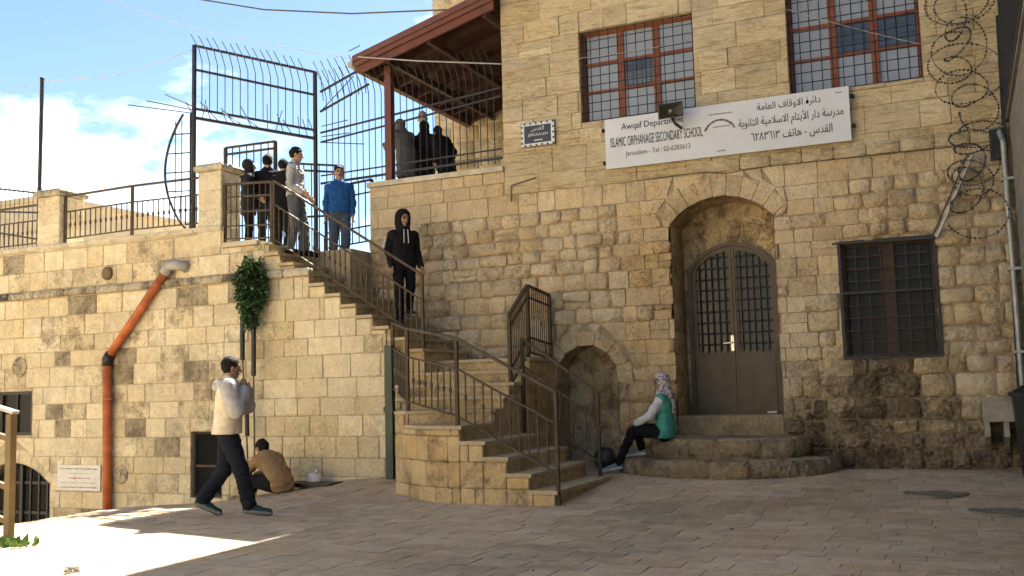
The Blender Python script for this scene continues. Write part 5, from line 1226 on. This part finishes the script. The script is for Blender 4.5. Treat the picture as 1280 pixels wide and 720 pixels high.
    def body(s):
        hp = s.hp; F_, L_, U_ = s.headframe(); p = s.torso(-.012)
        for n in 'LR':
            p += s.arm(n, -.006)+s.leg(n, -.008)+s.hand(n); a, t = s.foot(n); p.append(s.cone(tuple(a), tuple(t), .036, .026, .02))
        p += [s.cone('neck', hp(-.02, 0, -.06), .056, .052, .03), s.cone(hp(-.015, 0, .025), hp(-.012, 0, .03), .094, .094, .02, 0, L_, .8), s.cone(hp(.025, 0, -.03), hp(.045, 0, -.075), .066, .042, .03, 0, L_, .88),
              s.cone(hp(.088, 0, .015), hp(.108, 0, -.022), .011, .016, .012), s.cone(hp(.078, .03, .03), hp(.078, -.03, .03), .016, .016, .012)]
        for g in (1, -1):
            p += [s.cone(hp(-.005, g*.078, .02), hp(-.01, g*.08, -.03), .02, .014, .006, 0, L_, .45), s.cone(hp(.083, g*.033, .012), hp(.083, g*.03, .012), .0105, .0105, .002, 1), s.cone(hp(.087, g*.045, .036), hp(.091, g*.02, .034), .0055, .0055, .004, 3)]
        p.append(s.cone(hp(.09, .02, -.052), hp(.09, -.02, -.052), .0095, .0095, .004, 2)); s.put('body', p, [SKIN[s.skin], EYE, LIP, HAIR], s.cell)
    def put(s, name, prims, mats, cell=None, wr=0, cuts=(), parent=None):
        v, q, lab = sdf_mesh(prims, cell or s.cell*1.15, wr, s.seed, cuts); me = bpy.data.meshes.new(name); c = V((float(v[:, 0].mean()), float(v[:, 1].mean()), float(v[:, 2].min())))
        me.vertices.add(len(v)); me.vertices.foreach_set('co', (v-np.array(c)).astype(np.float32).ravel()); me.loops.add(q.size); me.loops.foreach_set('vertex_index', q.astype(np.int32).ravel())
        me.polygons.add(len(q)); me.polygons.foreach_set('loop_start', np.arange(0, q.size, 4, dtype=np.int32))
        mats = mats if isinstance(mats, list) else [mats]
        if len(mats) > 1: me.polygons.foreach_set('material_index', np.minimum(lab[q[:, 0]], len(mats)-1).astype(np.int32))
        me.update(calc_edges=True); me.validate(); return link_mesh(name, me, mats, parent or s.root, c, True)
    def zcut(s, z, above=True):                 # keep what lies above (or below) a local height
        zz = s.loc.z+z*s.sc; return (lambda G: zz-G[..., 2]) if above else (lambda G: G[..., 2]-zz)
    def plane(s, p, n, keep=1):
        p, n = s.W(p), s.D(n); return lambda G: -(G-p)@n
    def jacket(s, mat, sleeve=None, e=.024, hem=None, name='jacket', wr=.0065, to=.96, cut=None):
        p = s.torso(e, hem=hem); cz = (s.zcut(hem[2] if cut is None else cut),) if hem is not None else ()
        if sleeve is None:
            s.put(name, p, mat, wr=wr, cuts=cz)
            for n in 'LR': s.put('sleeve', s.arm(n, e*.75, to=to), mat, wr=wr)
        else:
            s.put(name, p, mat, wr=wr, cuts=cz)
            for n in 'LR': s.put('sleeve', s.arm(n, e*.85, to=to), sleeve, wr=wr)
    def trousers(s, mat, e=.016, flare=.012, wr=.0065, to=.94):
        p = [s.cone('pelvis', 'waist', .15+e*.3, .13, .04, 0, (1, 0, 0), .72)]
        for n in 'LR': p += s.leg(n, e, flare=flare, to=to)
        s.put('trousers', p, mat, wr=wr)
    def shoes(s, mat, sole=None, r=.051):
        for n in 'LR':
            a, t = s.foot(n); d = (t-a); d.normalize(); heel = a-d*.035+V((0, 0, -.03)); z = min(heel.z, t.z)-.035
            p = [s.cone(tuple(heel), tuple(t+d*.04), r, r*.82, .02), s.cone(tuple(a), tuple(a+V((0, 0, .03))), r*.92, r*.9, .02), s.cone(tuple(a), tuple(a.lerp(t, .6)), r*.95, r*.8, .02)]
            if sole is not None: p.append(s.cone(tuple(heel+V((0, 0, -.026))), tuple(t+d*.045+V((0, 0, -.014))), r*.98, r*.86, .004, 1, (0, 0, 1), .45))
            s.put('shoe', p, [mat, sole] if sole is not None else mat, cuts=(), wr=0)
    def hair(s, mat=HAIR, e=.016, long=0):
        hp = s.hp; F_, L_, U_ = s.headframe(); p = [s.cone(hp(-.022, 0, .034), hp(-.018, 0, .04), .094+e*.75, .094+e*.75, .02, 0, L_, .82)]
        if long: p.append(s.cone(hp(-.06, 0, .0), hp(-.08, 0, -long), .085, .06, .04, 0, L_, 1))
        c = s.W(s.hp(.062, 0, .058)); f = s.D(F_); u = s.D(U_); c2 = s.W(s.hp(-.01, 0, -.045))
        face = lambda G: np.minimum((G-c)@(f*.8-u*.6), .05)          # forehead line
        side = lambda G: np.minimum(-(G-c2)@(u*.85-f*.5), .05)
        s.put('hair', p, mat, wr=.006, cuts=(face, side) if not long else (face,))
    def hood(s, mat, up=True, e=.032):
        hp = s.hp; F_, L_, U_ = s.headframe()
        if up:
            p = [s.cone(hp(-.025, 0, .035), hp(-.02, 0, -.03), .1+e, .095+e, .04, 0, L_, .88), s.cone(hp(-.03, 0, -.06), 'neck', .1, .115, .05)]
            c, r = s.W(hp(.115, 0, -.01)), .098*s.sc; f = s.D(F_); c3 = s.W(hp(.095, 0, 0))
            hole = lambda G: r-np.linalg.norm((G-c)*np.array((1, 1, .82)), axis=-1); front = lambda G: (G-c3)@f
            s.put('hood', p, mat, wr=.003, cuts=(hole, front))
        else:
            n = V(s.J['neck']); p = [s.cone(tuple(n+V((-.06, .075, .0))), tuple(n+V((-.12, 0, -.03))), .045, .055, .03), s.cone(tuple(n+V((-.06, -.075, .0))), tuple(n+V((-.12, 0, -.03))), .045, .055, .03), s.cone(tuple(n+V((.03, .07, -.01))), tuple(n+V((-.06, .08, .0))), .03, .045, .03), s.cone(tuple(n+V((.03, -.07, -.01))), tuple(n+V((-.06, -.08, .0))), .03, .045, .03)]
            s.put('hood', p, mat, wr=.003)
    def scarf(s, mat, drape=.16):
        hp = s.hp; F_, L_, U_ = s.headframe(); n = V(s.J['neck'])
        p = [s.cone(hp(-.02, 0, .035), hp(-.02, 0, -.02), .118, .112, .03, 0, L_, .86), s.cone(hp(-.01, 0, -.08), tuple(n), .09, .11, .04), s.cone(tuple(n+V((.0, .09, -.03))), tuple(n+V((.03, .03, -drape))), .08, .07, .05), s.cone(tuple(n+V((.0, -.09, -.03))), tuple(n+V((.03, -.03, -drape))), .08, .07, .05), s.cone(tuple(n+V((-.06, 0, 0))), tuple(n+V((-.1, 0, -drape*1.1))), .09, .07, .05)]
        c, r = s.W(hp(.125, 0, -.005)), .094*s.sc
        s.put('headscarf', p, mat, wr=.005, cuts=(lambda G: r-np.linalg.norm((G-c)*np.array((1, 1, .8)), axis=-1),))
def feet_z(x, y): return ground_z(x, y)+.012
def toward(px): return math.atan2(RT.y, RT.x)
IR = math.atan2(RT.y, RT.x)                     # heading of image right

# 1 man walking across the square
x, y = -7.66, 9.08
P1 = Person('man in a cream hoodie with grey sleeves walking across the square, hands at his face', (x, y, feet_z(x, y)), IR+R(8), 1.0, dict(
    pelvis=(-.01, 0, .93), waist=(0, 0, 1.08), chest=(.01, 0, 1.3), neck=(.0, 0, 1.47), head=(.035, 0, 1.635), hipL=(-.01, .09, .92), hipR=(0, -.09, .92),
    knR=(.15, -.1, .505), anR=(.25, -.1, .085), toeR=(.42, -.12, .035), knL=(-.05, .09, .5), anL=(-.30, .09, .15), toeL=(-.15, .1, .045),
    shL=(.02, .17, 1.42), shR=(.02, -.17, 1.42), elR=(.12, -.24, 1.17), wrR=(.19, -.08, 1.375), hdR=(.16, -.03, 1.5), elL=(.18, .2, 1.2), wrL=(.2, .06, 1.38), hdL=(.16, .02, 1.5)), look=R(20), nod=R(-6), cell=.008, skin=1, seed=3)
cr, gy = fab('cream_fleece', (.62, .55, .43)), fab('heather_grey_fleece', (.36, .355, .36))
P1.jacket(cr, gy, .058, hem=(-.015, 0, .9), name='hoodie', wr=.0045); P1.hood(gy, False); P1.trousers(fab('navy_denim', (.012, .014, .024)), .03, .016, to=.92); P1.shoes(fab('dark_teal_mesh', (.03, .06, .065)), fab('grey_sole', (.2, .21, .21))); P1.hair(e=.012)
# 2 man crouching by the wall
p = A(338, 606, 11.45); x, y = p.x, 11.45
P2 = Person('man in a tan jacket crouching by the wall with his back to the square', (x, y, feet_z(x, y)), IR+R(138), 1.0, dict(
    pelvis=(-.26, 0, .16), waist=(-.19, 0, .28), chest=(-.02, 0, .43), neck=(.12, 0, .52), head=(.2, 0, .61), hipL=(-.2, .1, .15), hipR=(-.2, -.1, .15), knL=(.2, .24, .2), anL=(.3, .08, .07), toeL=(.44, .02, .04), knR=(.22, -.2, .24), anR=(-.02, -.2, .06), toeR=(.12, -.26, .035),
    shL=(.07, .17, .46), shR=(.07, -.17, .46), elL=(.28, .2, .32), wrL=(.45, .06, .25), elR=(.24, -.24, .28), wrR=(.42, -.08, .24)), look=R(5), nod=R(-25), cell=.009, skin=1, seed=5)
P2.jacket(fab('tan_cotton', (.27, .175, .095)), e=.035); P2.trousers(fab('black_cotton', (.012, .012, .013)), .024); P2.shoes(fab('black_leather', (.014, .013, .012))); P2.hair(e=.014)
# 3 woman seated on the rounded steps
sx, sy = -3.68, 12.98
P3 = Person('woman in a patterned headscarf and teal vest sitting on the rounded steps', (sx, sy, .62-.10), math.pi+R(6), .95, dict(
    pelvis=(0, 0, .21), waist=(-.01, 0, .36), chest=(.0, 0, .56), neck=(.0, 0, .72), head=(.03, 0, .88), hipL=(.02, .09, .2), hipR=(.02, -.09, .2), knL=(.44, .12, .22), anL=(.66, .12, -.24), toeL=(.83, .12, -.30), knR=(.42, -.1, .27), anR=(.36, -.1, -.06), toeR=(.53, -.1, -.11),
    shL=(.01, .16, .67), shR=(.01, -.16, .67), elL=(.16, .2, .44), wrL=(.38, .1, .33), elR=(.17, -.19, .43), wrR=(.38, -.05, .36)), look=R(18), nod=R(-4), cell=.009, skin=1, seed=7)
P3.jacket(fab('teal_knit', (.07, .30, .25)), fab('white_cotton', (.56, .56, .6)), .022, hem=(.0, 0, .17), name='vest', cut=.118); P3.trousers(fab('black_stretch', (.011, .011, .013)), .012, .006); P3.shoes(fab('grey_canvas', (.2, .25, .24)), fab('white_rubber', (.6, .6, .58)), .04)
def patterned():
    m, n, l, b = newmat('patterned_scarf'); g = n.new('ShaderNodeNewGeometry'); v = n.new('ShaderNodeTexVoronoi'); v.inputs['Scale'].default_value = 42; l.new(g.outputs['Position'], v.inputs['Vector']); r = n.new('ShaderNodeValToRGB'); e = r.color_ramp.elements
    r.color_ramp.interpolation = 'CONSTANT'; e[0].color = (.5, .46, .47, 1); e[1].position = .45; e[1].color = (.2, .09, .11, 1); q = e.new(.62); q.color = (.14, .14, .19, 1); q = e.new(.75); q.color = (.46, .4, .42, 1)
    s_ = n.new('ShaderNodeSeparateColor'); l.new(v.outputs['Color'], s_.inputs[0]); l.new(s_.outputs[0], r.inputs[0]); l.new(r.outputs[0], b.inputs['Base Color']); b.inputs['Roughness'].default_value = .9; return m
P3.scarf(patterned(), .2)
# 4 man in the black hoodie coming down
x, y, z = -7.52, 12.8, upper_tread(2)[2]
P4 = Person('man in a black hoodie with the hood up coming down the stairs', (x, y, z+.005), R(-42), .99, dict(anR=(.09, -.1, .085), knR=(.1, -.1, .5), anL=(-.10, .1, .255), knL=(.02, .1, .60), hipL=(0, .09, .95), elL=(-.05, .225, 1.16), wrL=(.05, .25, .93), elR=(-.04, -.22, 1.15), wrR=(.05, -.2, .92)), look=R(10), nod=R(-8), skin=1, seed=9)
bk = fab('black_fleece', (.011, .011, .014)); P4.jacket(bk, e=.026, hem=(-.01, 0, .95), name='hoodie'); P4.hood(bk, True); P4.trousers(fab('black_denim', (.010, .010, .012)), .012, .008); P4.shoes(fab('charcoal_shoe', (.03, .03, .033)), fab('grey_sole', (.2, .21, .21)))
for g in (1, -1): P4.put('drawstring', [P4.cone((.135, g*.03, 1.46), (.15, g*.035, 1.26), .008, .008, .005)], fab('white_cord', (.6, .6, .6)), .006)
for k in range(7):                             # pale print running down the upper sleeve
    a = V((-.005, -.175, 1.42)).lerp(V((-.04, -.25, 1.15)), .28+.11*k); a += V((.02, -.09, 0)) ; P4.put('sleeve_print', [P4.cone(tuple(a), tuple(a+V((.03, .012, .006*(-1)**k))), .010, .010, .003)], fab('white_print', (.6, .62, .66)), .006)
# 5 young man in the blue sweater
x, y = -9.05, 13.4
P5 = Person('young man in a bright blue sweater and jeans standing on the upper stairs', (x, y, upper_tread(8)[2]+.005), R(-56), .965, dict(elL=(-.03, .215, 1.15), wrL=(.06, .215, .92), elR=(-.04, -.215, 1.15), wrR=(.02, -.225, .92)), look=R(6), nod=R(-3), seed=11)
P5.jacket(fab('blue_knit', (.02, .095, .27)), e=.024, hem=(0, 0, .96), name='sweater'); P5.trousers(fab('mid_blue_denim', (.075, .1, .14)), .016, .012); P5.shoes(fab('brown_shoe', (.07, .05, .04))); P5.hair(e=.014)
# 6 young man in the white jacket
x, y = -9.38, 12.68
P6 = Person('young man in a pale grey jacket and jeans at the top of the stairs', (x, y, upper_tread(9)[2]+.005), IR+R(-8), .975, dict(elR=(-.01, -.22, 1.13), wrR=(.17, -.15, 1.0), elL=(.0, .22, 1.14), wrL=(.16, .14, .98), anL=(.1, .1, .085), knL=(.1, .1, .51), anR=(-.06, -.1, .085)), look=R(12), nod=R(-8), seed=13)
P6.jacket(fab('pale_grey_jersey', (.42, .41, .42)), e=.026, hem=(0, 0, .96)); P6.trousers(fab('washed_denim', (.12, .135, .15)), .018, .015); P6.shoes(fab('black_leather', (.014, .013, .012))); P6.hair(e=.015)
P6.put('collar', [P6.cone((-.05, .06, 1.47), (-.05, -.06, 1.47), .05, .05, .02), P6.cone((.03, .06, 1.46), (-.05, .07, 1.48), .03, .04, .02), P6.cone((.03, -.06, 1.46), (-.05, -.07, 1.48), .03, .04, .02)], fab('navy_trim', (.03, .035, .06)))
# 7-9 people in dark coats on the landing
DK = [fab('black_wool', (.012, .011, .012)), fab('dark_grey_wool', (.022, .021, .023))]
G7 = 'people in dark clothes on the landing'
a = Person('man in a black jacket with his back turned, behind the landing railing', (-10.52, 13.45, 3.635), R(115), .985, dict(wrL=(.14, .2, 1.02), wrR=(.14, -.2, 1.02)), seed=15, cell=.0105, group=G7); a.jacket(DK[0], e=.04, hem=(0, 0, .92)); a.trousers(fab('dark_denim', (.03, .035, .045)), .016); a.shoes(fab('black_leather', (.014, .013, .012))); a.hair()
a = Person('slight person in long dark clothes beside the right stone pillar', (-10.72, 13.2, 3.635), R(40), .92, dict(wrL=(.16, .16, 1.02), wrR=(.16, -.16, 1.04)), seed=17, cell=.0105, group=G7); a.jacket(DK[1], e=.03, hem=(0, 0, .75), name='coat'); a.trousers(DK[0], .016); a.shoes(fab('black_leather', (.014, .013, .012))); a.scarf(DK[1], .1)
a = Person('person in a black coat half hidden behind the young man in the pale jacket', (-10.12, 13.35, 3.635), R(95), .9, dict(), seed=19, cell=.0105, group=G7); a.jacket(DK[0], e=.04, hem=(0, 0, .8), name='coat'); a.trousers(DK[0], .016); a.shoes(fab('black_leather', (.014, .013, .012))); a.hair()
# 10-12 women on the covered terrace
G8 = 'women on the covered terrace'
p = A(508, 200, 14.35); a = Person('woman in a long grey coat and grey headscarf on the covered terrace', (p.x, 14.35, 4.4), R(150), .90, dict(waist=(.02, 0, 1.1), chest=(.1, 0, 1.29), neck=(.17, 0, 1.44), head=(.24, 0, 1.58), shL=(.12, .165, 1.37), shR=(.12, -.165, 1.37), elL=(.28, .24, 1.16), wrL=(.44, .2, 1.24), elR=(.26, -.24, 1.16), wrR=(.44, -.18, 1.22)), seed=21, cell=.0105, group=G8); gc = fab('grey_wool', (.14, .13, .13)); a.jacket(gc, e=.04, hem=(0, 0, .55), name='coat'); a.trousers(DK[0], .014); a.shoes(fab('black_leather', (.014, .013, .012))); a.scarf(gc, .12)
p = A(531, 200, 14.75); a = Person('woman all in black standing in the middle of the terrace group', (p.x, 14.75, 4.4), R(100), .87, dict(), seed=23, cell=.0105, group=G8); a.jacket(DK[0], e=.05, hem=(0, 0, .5), name='coat'); a.trousers(DK[0], .014); a.shoes(fab('black_leather', (.014, .013, .012))); a.scarf(DK[0], .16)
p = A(556, 200, 14.5); a = Person('dark haired person in black with a pale scarf, rightmost on the terrace', (p.x, 14.5, 4.4), R(165), .80, dict(waist=(.0, 0, 1.08), chest=(.08, 0, 1.27), neck=(.14, 0, 1.42), head=(.2, 0, 1.56), shL=(.09, .165, 1.36), shR=(.09, -.165, 1.36)), look=R(-10), seed=25, cell=.0105, group=G8); a.jacket(DK[0], e=.06, hem=(-.1, 0, .6), name='coat'); a.trousers(DK[0], .014); a.shoes(fab('black_leather', (.014, .013, .012))); a.hair(); n_ = V(a.J['neck'])
a.put('neck_scarf', [a.cone(tuple(n_+V((.06, .07, 0))), tuple(n_+V((-.06, .07, .02))), .045, .045, .03), a.cone(tuple(n_+V((.06, -.07, 0))), tuple(n_+V((-.06, -.07, .02))), .045, .045, .03), a.cone(tuple(n_+V((.09, -.05, 0))), tuple(n_+V((.13, -.03, -.22))), .04, .035, .03)], fab('pale_scarf', (.3, .29, .26)), wr=.003)
